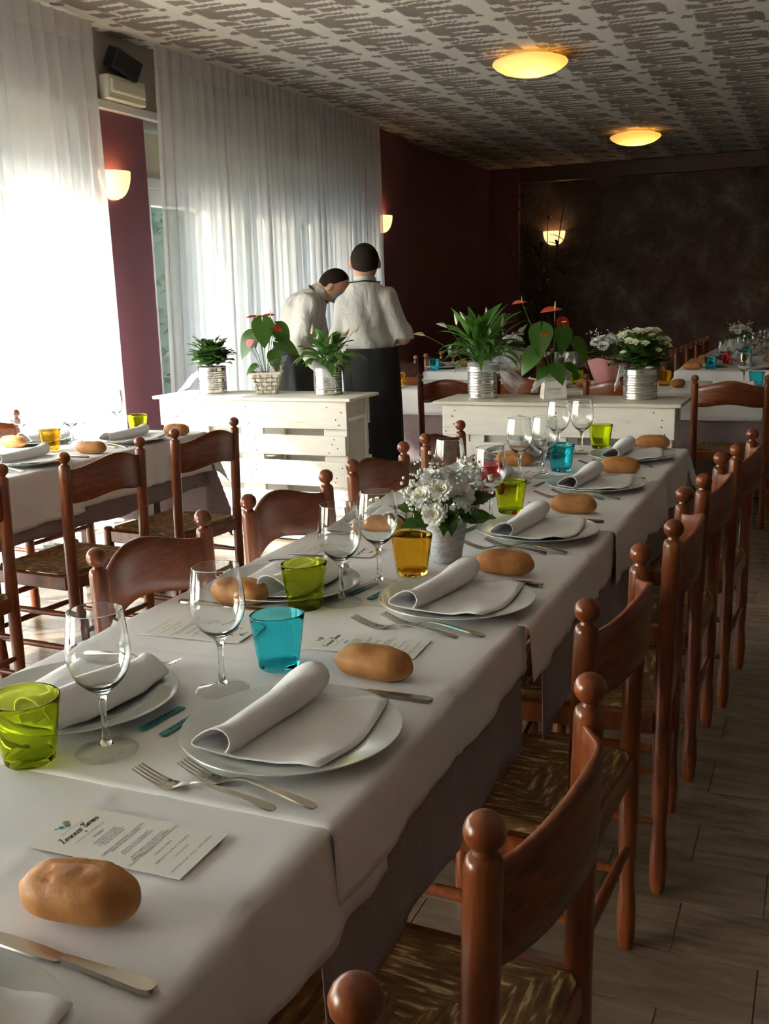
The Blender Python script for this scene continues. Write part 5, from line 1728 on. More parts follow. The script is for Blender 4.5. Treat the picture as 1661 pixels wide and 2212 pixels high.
# --- kalanchoes
def kalanchoe(label, loc, h, r, nleaf, seed, petal, clusters, R=0.135, H=0.15, ribs=True):
    t = thing('potted_kalanchoe', label, 'potted plant', loc, YAW)
    tin_pot(t, h, r, ribs)
    rng = random.Random(seed)
    lv = [blade_mesh('leaf', LEAF_K, 'ovate', 0.085, 0.068, 0.30, 0.15, 9, 0.005, k) for k in range(3)]
    for i in range(nleaf):
        a = i * 2.399963
        q = (i + 0.5) / nleaf
        el = 1.35 - 1.15 * q + rng.uniform(-0.15, 0.15)
        rad = 0.02 + 0.045 * math.sqrt(q)
        z = h + 0.004 + H * 0.70 * rng.uniform(0.0, 1.0) * (1 - 0.5 * q)
        ax = (math.cos(a) * math.cos(el), math.sin(a) * math.cos(el), math.sin(el))
        p = (rad * math.cos(a) * 0.75, rad * math.sin(a) * 0.75, z)
        put('leaf', lv[i % 3], t, None, 0, frame(p, ax, (-math.cos(a) * math.sin(el), -math.sin(a) * math.sin(el), math.cos(el) + 0.01)) @ Matrix.Scale(rng.uniform(1.0, 1.45) * R / 0.135, 4))
    MB().tube([(0, 0, h - 0.02), (0, 0, h + H * 0.6)], 0.008, 6).obj('main_stem', STEM, t)
    # a flower cluster: small four-petalled florets on a dome
    m = MB()
    for k in range(16):
        a, q = k * 2.4, math.sqrt((k + 0.5) / 16)
        c = Vector((0.024 * q * math.cos(a), 0.024 * q * math.sin(a), 0.012 * (1 - q * q)))
        for d in range(4):
            b = d * PI / 2 + k
            e = Vector((math.cos(b), math.sin(b), 0.35))
            s = Vector((-math.sin(b), math.cos(b), 0))
            m.add([c, c + e * 0.005 + s * 0.0042, c + e * 0.0100, c + e * 0.005 - s * 0.0042], [(0, 1, 2, 3)])
    cl = m.mesh('flower_cluster', petal, smooth=False, recalc=False)
    for (x, y, z, s) in clusters:
        st = MB().tube(curve_pts((x * 0.35, y * 0.35, h + H * 0.4), (x, y, z), 0.0, 4), 0.0022, 5).obj('flower_stem', STEM, t)
        put('flower_cluster', cl, st, None, 0, frame((x, y, z), (1, 0, -x * 3), (x * 2.5, -0.45 + y, 1)) @ Matrix.Scale(s, 4))
    return t
rng = random.Random(3)
t = kalanchoe('white-flowered kalanchoe in a shiny ribbed tin, right end of the shaded counter', (-0.851, 5.205, 0.8265), 0.155, 0.0835, 84, 2, PETAL_C,
              [(-0.10, -0.02, 0.315, 1), (-0.065, 0.0, 0.325, 1), (-0.02, 0.0, 0.335, 1.0), (0.04, -0.01, 0.335, 1.05), (0.075, 0.0, 0.335, 1), (0.045, -0.06, 0.305, 1.1), (0.075, -0.05, 0.30, 1), (-0.075, -0.06, 0.29, 1), (-0.05, -0.08, 0.285, 0.9),
               (-0.005, -0.09, 0.28, 0.9), (0.12, -0.02, 0.29, 1), (0.115, -0.06, 0.265, 0.9), (0.02, 0.06, 0.33, 1), (-0.06, 0.07, 0.32, 1), (0.06, -0.10, 0.245, 0.7), (-0.105, -0.07, 0.235, 0.6)])
tulle(t, 'tulle_bow', [((-0.088, -0.03, 0.15), (0, 0, 0.06)), ((-0.11, -0.03, 0.155), (0.01, 0, 0.08)), ((-0.125, -0.02, 0.10), (0.02, 0, 0.07)), ((-0.12, -0.02, 0.06), (0.03, 0, 0.04))], 9)
tulle(t, 'film_wrap', [((0.085, -0.02, 0.15), (0, 0, 0.05)), ((0.10, 0.0, 0.18), (0.01, 0, 0.06)), ((0.09, 0.04, 0.19), (0.01, 0, 0.05))], 10, CELLO)
t = kalanchoe('budding pink kalanchoe in a tin, curtain end of the sunlit counter', (-3.389, 5.25, 0.8265), 0.160, 0.084, 76, 6, PETAL_P,
              [(-0.07, -0.04, 0.315, 0.55), (-0.03, -0.03, 0.318, 0.5), (0.02, -0.02, 0.315, 0.45), (0.06, 0.0, 0.315, 0.4), (0.09, -0.02, 0.305, 0.35), (-0.05, 0.04, 0.315, 0.5), (0.03, 0.05, 0.315, 0.45)], R=0.125)
tulle(t, 'tulle_bow', [((-0.06, -0.075, 0.12), (0, 0, 0.08)), ((-0.03, -0.095, 0.085), (0, 0, 0.06)), ((0.0, -0.098, 0.06), (0, 0, 0.03)), ((0.03, -0.09, 0.09), (0, 0, 0.06))], 11)
tulle(t, 'tulle_tail', [((-0.085, -0.02, 0.12), (0, 0, 0.03)), ((-0.13, 0.0, 0.08), (0.02, 0, 0.08)), ((-0.20, 0.02, 0.03), (0.05, 0, 0.05))], 12)

# --- chrysanthemum pots
def mum_mesh(name, mat, r=0.031, seed=0):
    rng = random.Random(seed)
    m = MB()
    for ring, (n, el, ln) in enumerate([(15, -0.10, 1.0), (14, 0.18, 0.97), (13, 0.48, 0.86), (10, 0.80, 0.66), (7, 1.15, 0.45)]):
        for k in range(n):
            a = 2 * PI * (k + 0.5 * ring) / n + rng.uniform(-0.06, 0.06)
            e = el + rng.uniform(-0.08, 0.08)
            L = r * ln * rng.uniform(0.92, 1.06)
            d = Vector((math.cos(a) * math.cos(e), math.sin(a) * math.cos(e), math.sin(e)))
            s = Vector((-math.sin(a), math.cos(a), 0))
            u = s.cross(d) * -1
            w = r * 0.165
            vs = []
            for q, ww in ((0.10, 0.45), (0.45, 0.9), (0.86, 1.0), (1.0, 0.5)):
                c = d * (L * q) + Vector((0, 0, 0.10 * r * math.sin(q * 2.6)))
                vs += [c - s * w * ww, c + Vector((0, 0, -0.35 * w)), c + s * w * ww]
            fs = []
            for i in range(3):
                fs += [(i * 3, i * 3 + 1, i * 3 + 4, i * 3 + 3), (i * 3 + 1, i * 3 + 2, i * 3 + 5, i * 3 + 4)]
            m.add(vs, fs)
    return m.mesh(name, mat, recalc=False, angle=180)
mums = [mum_mesh('petals', PETAL, 0.0295, k) for k in range(2)]
disc_me = MB().ball((0, 0, 0.006), 0.0065, 10, 7, (1, 1, 0.7)).mesh('flower_disc', DISC)
mleaf = [blade_mesh('leaf', LEAF_C, 'lobed', 0.058, 0.034, 0.25, 0.25, 14, 0.003, k) for k in range(2)]
def sprig(t, base, tip, n, seed, name='babys_breath'):
    rng = random.Random(seed)
    m = MB()
    base, tip = Vector(base), Vector(tip)
    m.tube(curve_pts(base, tip, 0.01, 5), 0.0008, 4)
    heads = []
    for i in range(n):
        q = rng.uniform(0.55, 1.0)
        c = base.lerp(tip, q)
        e = c + Vector((rng.gauss(0, 0.009), rng.gauss(0, 0.009), rng.gauss(0.003, 0.008)))
        m.tube([c, e], 0.0005, 3, caps=False)
        heads.append(e)
    st = m.obj('sprig_stem', STEM_D, t, recalc=False)
    m = MB()
    for e in heads:
        m.ball(e, rng.uniform(0.0028, 0.0046), 6, 4)
    o = m.obj(name, GYP, st, recalc=False)
    o['kind'] = 'stuff'
t = thing('chrysanthemum_pot', 'white chrysanthemums in a brushed grey pot on the long table', 'flower pot', (-0.788, 2.165, ZC_), YAW)
prof = [(0, 0), (0.033, 0), (0.0345, 0.002), (0.041, 0.045), (0.049, 0.093), (0.0505, 0.094), (0.0505, 0.0965), (0.047, 0.0965), (0.046, 0.088), (0, 0.086)]
MB().lathe(prof, 40).obj('pot', ZINC, t)
HEADS = [(-0.052, -0.035, 0.158, (-0.5, -0.7, 0.6)), (-0.012, -0.045, 0.172, (-0.1, -0.8, 0.7)), (0.036, -0.040, 0.160, (0.4, -0.8, 0.5)), (-0.030, -0.055, 0.122, (-0.2, -0.95, 0.25)), (-0.032, 0.0, 0.195, (-0.3, -0.3, 0.9)), (0.014, 0.0, 0.200, (0.1, -0.4, 0.9)),
         (0.052, -0.025, 0.138, (0.7, -0.6, 0.3)), (0.0, 0.04, 0.180, (0, 0.6, 0.8))]
for k, (x, y, z, nn) in enumerate(HEADS):
    st = MB().tube(curve_pts((x * 0.25, y * 0.25, 0.085), (x, y, z), 0.006, 5), 0.0016, 5).obj('flower_stem', STEM_D, t)
    fh = put('petals', mums[k % 2], st, None, 0, frame((x, y, z), Vector(nn).orthogonal(), nn))
    put('flower_disc', disc_me, st, None, 0, frame((x, y, z), Vector(nn).orthogonal(), nn))
rng = random.Random(5)
for k in range(24):
    a = k * 2.4
    el = rng.uniform(-0.5, 0.7)
    p = (0.030 * math.cos(a), 0.030 * math.sin(a), 0.098 + rng.uniform(0, 0.05))
    ax = (math.cos(a) * math.cos(el), math.sin(a) * math.cos(el), math.sin(el))
    put('leaf', mleaf[k % 2], t, None, 0, frame(p, ax, (0, 0, 1)) @ Matrix.Scale(rng.uniform(0.8, 1.2), 4))
for (p, ax, s) in [((-0.05, -0.02, 0.125), (-0.9, -0.2, 0.25), 1.1), ((-0.035, -0.04, 0.105), (-0.95, -0.3, -0.02), 1.25), ((0.03, -0.04, 0.108), (0.9, -0.3, 0.15), 1.35), ((0.045, -0.02, 0.14), (0.8, -0.2, 0.3), 1.15)]:
    put('leaf', mleaf[0], t, None, 0, frame(p, ax, (0, -1.1, 1)) @ Matrix.Scale(s, 4))
for k, tip in enumerate([(-0.085, -0.02, 0.20), (-0.095, 0.01, 0.17), (-0.06, 0.03, 0.225), (0.07, 0.01, 0.225), (0.10, 0.0, 0.195), (0.05, 0.04, 0.22), (-0.085, -0.04, 0.15), (0.085, 0.03, 0.17), (-0.03, 0.03, 0.235)]):
    sprig(t, (tip[0] * 0.3, tip[1] * 0.3, 0.09), tip, 26, k)

def far_bouquet(label, loc, wrap, seed, s=1.0, mag=False):
    t = thing('flower_pot', label, 'flower pot', loc, YAW)
    rng = random.Random(seed)
    m = MB()
    def f(u, q):
        a = 2 * PI * u
        r = (0.055 + 0.055 * q) * (1 + 0.06 * math.sin(7 * a + q * 3))
        return (r * math.cos(a) * s, r * math.sin(a) * s, 0.13 * q * s + 0.008 * math.sin(5 * a) * q)
    m.grid(f, 40, 6, cu=True)
    m.obj('paper_wrap', wrap, t, recalc=False, angle=180)
    MB().lathe([(0, 0.005), (0.05 * s, 0.005), (0.06 * s, 0.09 * s), (0, 0.09 * s)], 16).obj('pot', ZINC, t)
    for k in range(9):
        a, q = k * 2.4, math.sqrt((k + 0.5) / 9)
        x, y, z = 0.09 * q * math.cos(a) * s, 0.09 * q * math.sin(a) * s, (0.235 - 0.05 * q * q) * s
        nn = (x * 6, y * 6 - 0.3, 1)
        st = MB().tube(curve_pts((x * 0.3, y * 0.3, 0.09 * s), (x, y, z), 0.0, 4), 0.0018, 5).obj('flower_stem', STEM_D, t)
        put('petals', mums[k % 2], st, None, 0, frame((x, y, z), Vector(nn).orthogonal(), nn) @ Matrix.Scale(1.05 * s, 4))
    for k in range(22):
        a = k * 2.4
        el = rng.uniform(-0.6, 0.6)
        p = (0.05 * math.cos(a) * s, 0.05 * math.sin(a) * s, (0.12 + rng.uniform(0, 0.07)) * s)
        put('leaf', mleaf[k % 2], t, None, 0, frame(p, (math.cos(a) * math.cos(el), math.sin(a) * math.cos(el), math.sin(el)), (0, 0, 1)) @ Matrix.Scale(1.3 * s, 4))
    for k in range(5):
        a = k * 1.3
        sprig(t, (0, 0, 0.1 * s), (0.10 * math.cos(a) * s, 0.10 * math.sin(a) * s, 0.27 * s), 20, seed + k)
    if mag:
        m = MB()
        for k in range(5):
            m.ball((-0.10 + 0.012 * k, -0.05, 0.125 + 0.012 * math.sin(k * 2)), 0.018, 7, 5)
        m.obj('magenta_bloom', MAGENTA, t)
    return t
far_bouquet('white flowers wrapped in pink tissue, behind the anthurium box', (-1.34, 6.86, ZC_), PINK, 2, 1.3, True)
far_bouquet('pale bouquet in tissue on the farthest table by the dark wall', (-0.74, 9.9, ZC_), TULLE, 4, 1.1)
far_bouquet('pale bouquet half hidden behind the peace lily leaves', (-2.60, 8.95, ZC_), TULLE, 6, 1.0)

# tall dark bamboo in the far corner
t = thing('tall_bamboo', 'tall dark bamboo plant in the far corner under the wall sconce', 'plant', (-3.35, 12.95, 0), YAW)
MB().lathe([(0, 0), (0.18, 0), (0.22, 0.35), (0.20, 0.35), (0.19, 0.30), (0, 0.30)], 24).obj('planter', BLACK, t)
bl = blade_mesh('leaf', BAMBOO, 'lance', 0.34, 0.04, 0.5, 0.3, 8)
rng = random.Random(8)
for (tx, ty, tz) in [(-0.55, -0.2, 2.25), (-0.25, 0.0, 2.6), (0.05, 0.0, 2.3), (0.25, -0.1, 2.7), (0.75, -0.3, 2.6), (-0.05, -0.1, 2.0)]:
    pts = [Vector((tx * 0.1, ty * 0.1, 0.25)) + Vector((tx * q ** 1.6, ty * q, (tz - 0.25) * q)) for q in (0, 0.2, 0.4, 0.6, 0.8, 1.0)]
    cn = MB().tube(pts, [0.012, 0.011, 0.010, 0.008, 0.006, 0.003], 6).obj('cane', BAMBOO, t)
    for k in range(9):
        q = rng.uniform(0.35, 1.0)
        i = min(4, int(q * 5))
        p = pts[i].lerp(pts[i + 1], q * 5 - i)
        a = rng.uniform(0, 2 * PI)
        put('leaf', bl, cn, None, 0, frame(p, (math.cos(a), math.sin(a), rng.uniform(-0.2, 0.8)), (0, 0, 1)))
# ------------------------------------------------------------------ people (signed-distance bodies turned into one skin each)
def surface_nets(vol, org, h):
    nx, ny, nz = vol.shape
    sgn = vol < 0
    cs = [(0, 0, 0), (1, 0, 0), (0, 1, 0), (1, 1, 0), (0, 0, 1), (1, 0, 1), (0, 1, 1), (1, 1, 1)]
    cnt = np.zeros((nx - 1, ny - 1, nz - 1), int)
    for (a, b, c) in cs:
        cnt += sgn[a:nx - 1 + a, b:ny - 1 + b, c:nz - 1 + c]
    act = (cnt > 0) & (cnt < 8)
    idx = -np.ones(act.shape, int)
    I = np.argwhere(act)
    idx[act] = np.arange(len(I))
    acc = np.zeros((len(I), 3))
    num = np.zeros(len(I))
    edges = [(p, q) for p in range(8) for q in range(p + 1, 8) if sum(abs(cs[p][k] - cs[q][k]) for k in range(3)) == 1]
    for p, q in edges:
        cp, cq = np.array(cs[p]), np.array(cs[q])
        vp = vol[tuple((I + cp).T)]
        vq = vol[tuple((I + cq).T)]
        ok = (vp < 0) != (vq < 0)
        t = np.where(ok, vp / np.where(ok, vp - vq, 1), 0)
        pos = I + cp + (cq - cp) * t[:, None]
        acc[ok] += pos[ok]
        num[ok] += 1
    V = acc / num[:, None] * h + np.array(org)
    F = []
    for ax in range(3):
        o1, o2 = [(1, 2), (2, 0), (0, 1)][ax]
        s0 = [slice(1, n - 1) for n in (nx, ny, nz)]
        d = np.zeros(3, int); d[ax] = 1
        sl0 = [slice(1, None)] * 3
        A = sgn[tuple(slice(0, n - 1) if k == ax else slice(1, n - 1) for k, n in enumerate((nx, ny, nz)))]
        B = sgn[tuple(slice(1, n) if k == ax else slice(1, n - 1) for k, n in enumerate((nx, ny, nz)))]
        J = np.argwhere(A != B)
        if not len(J):
            continue
        flip = A[tuple(J.T)]
        base = J.copy()
        for k in range(3):
            if k != ax:
                base[:, k] += 1
        e1 = np.zeros(3, int); e1[o1] = 1
        e2 = np.zeros(3, int); e2[o2] = 1
        q0 = idx[tuple((base - e1 - e2).T)]; q1 = idx[tuple((base - e2).T)]; q2 = idx[tuple(base.T)]; q3 = idx[tuple((base - e1).T)]
        quad = np.stack([q0, q1, q2, q3], 1)
        quad[~flip] = quad[~flip][:, ::-1]
        F.append(quad)
    return V, np.concatenate(F)

class SDF:
    def __init__(self, lo, hi, h):
        self.lo, self.h = np.array(lo, float), h
        n = np.ceil((np.array(hi) - self.lo) / h).astype(int) + 1
        ax = [self.lo[k] + h * np.arange(n[k]) for k in range(3)]
        self.P = np.stack(np.meshgrid(*ax, indexing='ij'), -1)
        self.d = np.full(tuple(n), 9.0)
    def smin(self, d, k):
        if k <= 0:
            self.d = np.minimum(self.d, d)
        else:
            hh = np.clip(0.5 + 0.5 * (self.d - d) / k, 0, 1)
            self.d = self.d * (1 - hh) + d * hh - k * hh * (1 - hh)
        return self
    def cone(self, a, b, r1, r2, k=0.03, flat=None):
        a, b = np.array(a, float), np.array(b, float)
        P = self.P
        ab = b - a
        t = np.clip(((P - a) @ ab) / (ab @ ab), 0, 1)
        q = P - (a + t[..., None] * ab)
        if flat is not None:
            q = q / np.array(flat)
        return self.smin(np.linalg.norm(q, axis=-1) - (r1 + (r2 - r1) * t), k)
    def ell(self, c, r, k=0.03, R=None):
        q = self.P - np.array(c)
        if R is not None:
            q = q @ np.array(R)
        r = np.array(r, float)
        k0 = np.linalg.norm(q / r, axis=-1)
        k1 = np.linalg.norm(q / (r * r), axis=-1)
        return self.smin(k0 * (k0 - 1.0) / np.maximum(k1, 1e-9), k)
    def cut(self, n, off):
        """keep where n.p < off"""
        self.d = np.maximum(self.d, self.P @ np.array(n, float) - off)
        return self
    def sub(self, d):
        self.d = np.maximum(self.d, -d)
        return self
    def folds(self, amp, fr, ph=0.0, vec=(0, 0, 0)):
        P = self.P
        x, y, z = P[..., 0], P[..., 1], P[..., 2]
        self.d = self.d + amp * (np.sin(x * fr + 2.1 * np.sin(z * fr * 0.35 + ph)) * 0.6 + 0.4 * np.sin((x + y) * fr * 1.7 + z * fr * 0.5 + ph * 2))
        return self
    def obj(self, name, mat, parent):
        V, F = surface_nets(self.d, self.lo, self.h)
        me = bpy.data.meshes.new(name)
        me.from_pydata(V.tolist(), [], F.tolist())
        me.polygons.foreach_set('use_smooth', [True] * len(me.polygons))
        me.materials.append(mat)
        o = put(name, me, parent)
        md = o.modifiers.new('soften', 'SMOOTH')
        md.factor = 0.5
        md.iterations = 2
        return o

def rotm(ax, ang):
    return np.array(Matrix.Rotation(ang, 3, ax))

# ---- waiter standing with his back to us (local +y is away from the camera, +x to picture right)
W1 = tag(put('person', None, None, (-2.57, 5.78, 0), YAW), 'person standing with his back to us, white shirt and long black apron', 'person')
def w1_arms(s, g, sleeve=False):
    sh_r, sh_l = (0.100, 0.0, 1.352), (-0.160, 0.0, 1.315)
    er, el = (0.196, -0.005, 1.120), (-0.198, 0.06, 1.13)
    s.cone(sh_r, er, 0.054 + g, 0.042 + g, 0.018)
    s.cone(sh_l, el, 0.054 + g, 0.042 + g, 0.018)
    if not sleeve:
        s.cone(er, (0.135, 0.22, 1.085), 0.041, 0.028, 0.02)
        s.cone(el, (-0.13, 0.28, 1.07), 0.041, 0.028, 0.02)
        for hx, hy, hz, sx in ((0.135, 0.235, 1.08, -1), (-0.13, 0.295, 1.065, 1)):
            s.ell((hx + sx * 0.01, hy + 0.03, hz - 0.005), (0.038, 0.045, 0.016), 0.015)
            for k in range(4):
                fx = hx + sx * (-0.022 + 0.0195 * k)
                ln = (0.058, 0.066, 0.062, 0.05)[k]
                s.cone((fx, hy + 0.06, hz - 0.004), (fx, hy + 0.06 + ln * 0.6, hz - 0.012), 0.0088, 0.0082, 0.005)
                s.cone((fx, hy + 0.06 + ln * 0.6, hz - 0.012), (fx, hy + 0.06 + ln, hz - 0.034), 0.0082, 0.007, 0.004)
            s.cone((hx - sx * 0.02, hy + 0.015, hz), (hx - sx * 0.052, hy + 0.055, hz - 0.012), 0.011, 0.009, 0.006)
    else:
        s.cone(er, (0.172, 0.075, 1.105), 0.047 + g, 0.046 + g, 0.03)
        s.cone(el, (-0.19, 0.13, 1.115), 0.047 + g, 0.046 + g, 0.03)
HEAD1 = (-0.027, 0.015, 1.577)
b = SDF((-0.36, -0.20, -0.01), (0.36, 0.47, 1.72), 0.0085)
b.ell((-0.04, 0.02, 1.25), (0.150, 0.100, 0.20)).ell((-0.02, 0.02, 1.05), (0.150, 0.100, 0.14)).cone((-0.165, 0.01, 1.325), (-0.06, 0.01, 1.375), 0.045, 0.045, 0.04).cone((0.085, 0.01, 1.345), (0.0, 0.01, 1.375), 0.045, 0.045, 0.04)
w1_arms(b, 0.0)
for sx in (-1, 1):
    b.cone((-0.01 + sx * 0.082, 0.02, 0.95), (-0.005 + sx * 0.088, 0.03, 0.50), 0.088, 0.058, 0.04).cone((-0.005 + sx * 0.088, 0.03, 0.50), (sx * 0.088, 0.0, 0.085), 0.056, 0.040, 0.02)
    b.cone((sx * 0.088, 0.0, 0.05), (sx * 0.10, 0.15, 0.035), 0.042, 0.034, 0.02)
b.cone((-0.032, 0.012, 1.40), (-0.028, 0.012, 1.53), 0.052, 0.054, 0.015)
b.ell(HEAD1, (0.082, 0.096, 0.106), 0.02).ell((-0.027, 0.045, 1.530), (0.060, 0.064, 0.065), 0.02)
b.ell((-0.027, 0.108, 1.560), (0.013, 0.02, 0.024), 0.01)
for sx in (-1, 1):
    b.ell((-0.027 + sx * 0.088, 0.012, 1.560), (0.011, 0.021, 0.031), 0.006)
b.obj('body', SKIN, W1)
hr = SDF((-0.14, -0.12, 1.46), (0.09, 0.13, 1.71), 0.006)
hr.ell(HEAD1, (0.089, 0.102, 0.110), 0)
hr.cut((0, 0.55, -1), -1.548)      # hairline falls towards the nape, clears the face
hr.cut((0, 1, 0.0), 0.075)
for sx in (-1, 1):
    hr.sub(np.linalg.norm((hr.P - np.array((-0.027 + sx * 0.090, 0.018, 1.550))) / np.array((1, 1.1, 1.2)), axis=-1) - 0.034)
hr.obj('hair', HAIR, W1)
s = SDF((-0.34, -0.18, 1.0), (0.32, 0.26, 1.52), 0.0075)
s.ell((-0.04, 0.02, 1.25), (0.158, 0.118, 0.21)).ell((-0.02, 0.02, 1.08), (0.168, 0.122, 0.10)).cone((-0.145, 0.008, 1.335), (-0.06, 0.008, 1.425), 0.056, 0.050, 0.04).cone((0.085, 0.008, 1.362), (-0.01, 0.008, 1.425), 0.058, 0.050, 0.04)
w1_arms(s, 0.014, True)
s.cone((0.192, 0.0, 1.155), (0.185, 0.05, 1.118), 0.063, 0.064, 0.015)
s.folds(0.0085, 30, 0.4)
s.cut((0, 0, -1), -1.035)
s.ell((-0.03, -0.035, 1.40), (0.10, 0.05, 0.075), 0.04)
s.d = np.where((s.P[..., 0] > 0.148) & (s.P[..., 2] < 1.112), np.maximum(s.d, 0.01), s.d)
s.sub(np.linalg.norm((s.P - np.array((-0.031, 0.02, 1.515)))[..., :] * np.array((1, 1, 0.8)), axis=-1) - 0.060)
s.obj('shirt', SHIRT, W1)
MB().grid(lambda u, q: (-0.031 + (0.064 + 0.004 * q) * math.cos(2 * PI * u) * (1 + 0.1 * (1 - q)), 0.004 + (0.066 + 0.004 * q) * math.sin(2 * PI * u) * (1 + 0.1 * (1 - q)), 1.440 + 0.040 * q + 0.012 * math.sin(2 * PI * u) * -1), 28, 5, True).obj('collar', SHIRT, W1, recalc=False)
MB().tube([(-0.031 + 0.090 * math.cos(a), 0.006 + 0.080 * math.sin(a), 1.462 - 0.008 * abs(math.cos(a))) for a in [PI + PI * k / 16 - 0.25 + 0.5 * k / 16 for k in range(17)]], 0.009, 6, flat=0.45).obj('apron_strap', APRON, W1)
# apron: wrapped skirt with an overlapping rear edge
def apron(u, q):
    a = -PI / 2 + 0.25 + u * (2 * PI + 0.55)
    z = 1.062 - 0.70 * q
    rx = 0.166 + 0.006 * math.sin(q * 3) + 0.004 * math.sin(6 * a) * q
    ry = 0.128 + 0.010 * q
    k = 0.006 * (u > 0.9) + 0.012 * u
    return (-0.005 + 0.055 * q + (rx + k) * math.cos(a) * (1 - 0.20 * q), 0.02 + (ry + k) * math.sin(a), z)
MB().grid(apron, 60, 14).obj('apron', APRON, W1, recalc=False, angle=180)
tr = SDF((-0.25, -0.16, 0.06), (0.25, 0.20, 1.08), 0.010)
tr.ell((-0.01, 0.02, 1.0), (0.158, 0.108, 0.10))
for sx in (-1, 1):
    tr.cone((-0.01 + sx * 0.082, 0.02, 0.95), (-0.005 + sx * 0.088, 0.03, 0.50), 0.096, 0.074, 0.03).cone((-0.005 + sx * 0.088, 0.03, 0.50), (sx * 0.088, 0.0, 0.09), 0.074, 0.062, 0.02)
tr.obj('trousers', TROUSER, W1)

# ---- waiter bending over the table, in profile, facing picture right (+x)
W2 = tag(put('person', None, None, (-3.30, 6.25, 0), YAW), 'person bending forward over the cross table, white shirt and teal face mask', 'person')
HIP, CHE, NEC = (-0.085, 0.0, 1.02), (0.02, 0.0, 1.265), (0.125, 0.0, 1.395)
R2 = rotm('Y', math.radians(38))
HEAD2 = (0.232, 0.0, 1.452)
def w2_arms(s, g, hands):
    for sy, sh, el, wr in ((-1, (0.062, -0.155, 1.335), (0.005, -0.205, 1.085), (0.125, -0.13, 0.905)), (1, (0.085, 0.155, 1.33), (0.13, 0.20, 1.08), (0.29, 0.10, 0.905))):
        s.cone(sh, el, 0.056 + g, 0.043 + g, 0.04).cone(el, wr, 0.041 + g, (0.030 if hands else 0.034) + g, 0.02)
        if hands:
            d = (np.array(wr) - np.array(el)); d = d / np.linalg.norm(d)
            w = np.array(wr)
            s.ell(w + d * 0.045, (0.034, 0.020, 0.040), 0.015)
            for k in range(4):
                f0 = w + d * 0.07 + np.array((0.010 - 0.008 * k, -0.024 + 0.016 * k, 0))
                f1 = f0 + d * (0.034, 0.040, 0.037, 0.028)[k] + np.array((0.012, 0, 0))
                f2 = f1 + np.array((0.022, 0, -0.018))
                s.cone(f0, f1, 0.0088, 0.008, 0.004).cone(f1, f2, 0.008, 0.0068, 0.003)
            s.cone(w + d * 0.02 + np.array((0.02, -0.012 * sy, 0)), w + d * 0.06 + np.array((0.048, -0.02 * sy, 0.0)), 0.011, 0.0085, 0.006)
b = SDF((-0.30, -0.30, -0.01), (0.48, 0.30, 1.60), 0.0085)
b.cone(HIP, CHE, 0.115, 0.125, 0.05, (1, 1.22, 1)).cone(CHE, NEC, 0.120, 0.070, 0.05, (1, 1.15, 1)).cone((0.072, -0.13, 1.335), (0.085, 0.13, 1.335), 0.058, 0.058, 0.05)
w2_arms(b, 0.0, True)
for sy in (-1, 1):
    b.cone((-0.09, sy * 0.08, 0.95), (-0.055, sy * 0.088, 0.50), 0.090, 0.060, 0.04).cone((-0.055, sy * 0.088, 0.50), (-0.10, sy * 0.088, 0.085), 0.057, 0.040, 0.02).cone((-0.10, sy * 0.088, 0.05), (0.05, sy * 0.10, 0.035), 0.042, 0.034, 0.02)
b.cone((0.115, 0, 1.375), (0.190, 0, 1.440), 0.062, 0.055, 0.03)
b.ell(HEAD2, (0.098, 0.080, 0.112), 0.02, R2.T.tolist() if False else R2.tolist())
b.ell((0.232 + 0.010, 0, 1.385), (0.055, 0.052, 0.052), 0.02)
b.ell((0.318, 0, 1.405), (0.020, 0.012, 0.022), 0.008)
for sy in (-1, 1):
    b.ell((0.208, sy * 0.083, 1.440), (0.020, 0.010, 0.030), 0.006, R2.tolist())
b.obj('body', SKIN, W2)
hr = SDF((0.10, -0.10, 1.36), (0.36, 0.10, 1.60), 0.006)
hr.ell(HEAD2, (0.103, 0.085, 0.117), 0, R2.tolist())
hr.cut((0.30, 0, -1), 0.30 * 0.232 - 1.452 - 0.004)
hr.obj('hair', HAIR, W2)
s = SDF((-0.28, -0.30, 0.88), (0.36, 0.30, 1.48), 0.0075)
s.cone(HIP, CHE, 0.126, 0.140, 0.05, (1, 1.22, 1)).cone(CHE, NEC, 0.135, 0.078, 0.05, (1, 1.15, 1)).cone((0.07, -0.135, 1.335), (0.085, 0.135, 1.335), 0.068, 0.068, 0.05)
w2_arms(s, 0.013, False)
s.folds(0.0080, 30, 1.3)
s.sub(np.linalg.norm(s.P - np.array((0.195, 0.0, 1.440)), axis=-1) - 0.068)
nrm = np.array((0.35, 0, 1.0))
torso_cut = (s.P @ np.array((-0.35, 0, -1.0))) - (-(1.045) + 0.35 * 0.085)
arm_zone = (np.abs(s.P[..., 1]) > 0.135) & (s.P[..., 2] < 1.12)
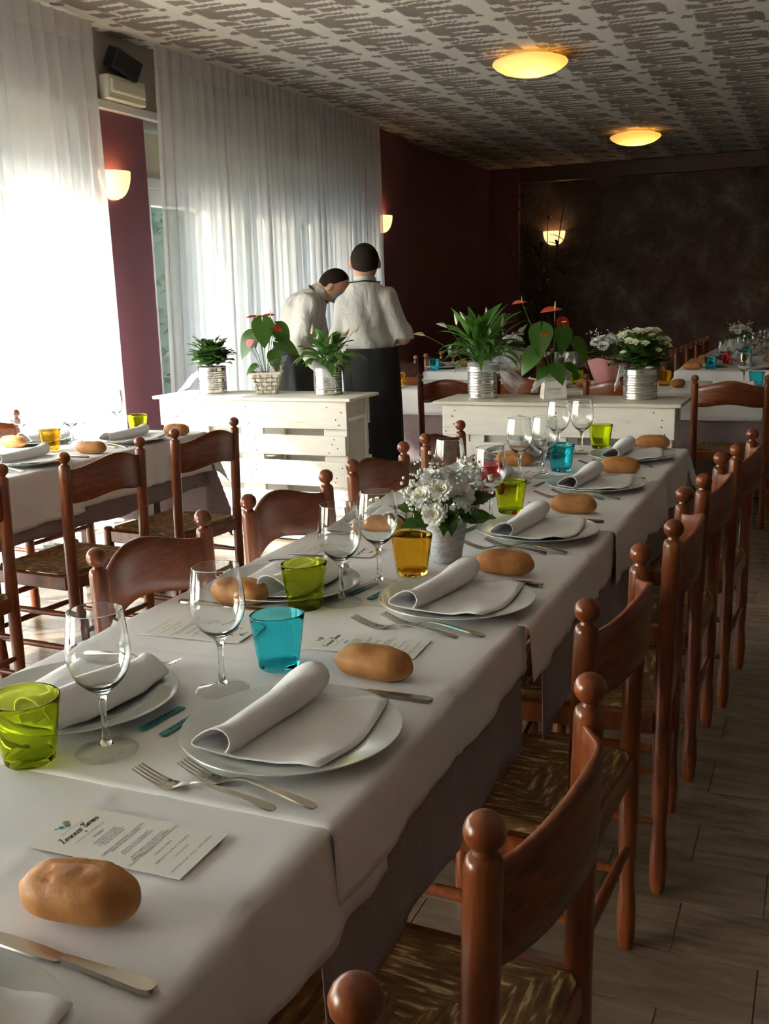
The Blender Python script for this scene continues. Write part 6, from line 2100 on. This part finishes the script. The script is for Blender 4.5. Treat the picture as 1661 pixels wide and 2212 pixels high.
s.d = np.where(arm_zone, s.d, np.maximum(s.d, torso_cut))
s.obj('shirt', SHIRT, W2)
MB().grid(lambda u, q: tuple(Vector((0.150, 0, 1.405)) + Vector((0.62, 0, 0.78)) * (0.030 * q) + Vector((0.78, 0, -0.62)) * (0.066 * math.cos(2 * PI * u)) + Vector((0, 1, 0)) * (0.066 * math.sin(2 * PI * u))), 26, 4, True).obj('collar', SHIRT, W2, recalc=False)
MB().tube([tuple(Vector((0.128, 0, 1.392)) + Vector((0.72, 0, -0.70)) * (0.085 * math.cos(a)) + Vector((0, 1, 0)) * (0.085 * math.sin(a))) for a in [0.35 + k * (2 * PI - 0.7) / 18 for k in range(19)]], 0.009, 6, flat=0.5).obj('apron_strap', APRON, W2)
mk = SDF((0.18, -0.09, 1.30), (0.36, 0.09, 1.46), 0.006)
mk.ell((0.252, 0, 1.388), (0.068, 0.062, 0.062), 0.01).ell((0.318, 0, 1.402), (0.022, 0.018, 0.024), 0.02)
mk.cut((-0.75, 0, 0.0), -0.75 * 0.222).cut((-0.55, 0, 1.0), -0.55 * 0.30 + 1.425)
mk.obj('face_mask', MASK, W2)
for sy in (-1, 1):
    MB().tube([(0.232, sy * 0.068, 1.405), (0.215, sy * 0.083, 1.44), (0.200, sy * 0.082, 1.462)], 0.0016, 5).obj('mask_loop', GYP, W2)
tr = SDF((-0.28, -0.22, 0.06), (0.10, 0.22, 1.12), 0.010)
tr.ell((-0.088, 0, 1.0), (0.125, 0.165, 0.11))
for sy in (-1, 1):
    tr.cone((-0.09, sy * 0.08, 0.95), (-0.055, sy * 0.088, 0.50), 0.10, 0.074, 0.03).cone((-0.055, sy * 0.088, 0.50), (-0.10, sy * 0.088, 0.09), 0.074, 0.062, 0.02)
tr.obj('trousers', TROUSER, W2)
def apron2(u, q):
    a = -2.0 + 4.0 * u
    z = 1.06 - 0.55 * q
    return (-0.085 + 0.145 * math.cos(a) + 0.03 * q, 0.178 * math.sin(a), z)
MB().grid(apron2, 30, 10).obj('apron', APRON, W2, recalc=False, angle=180)
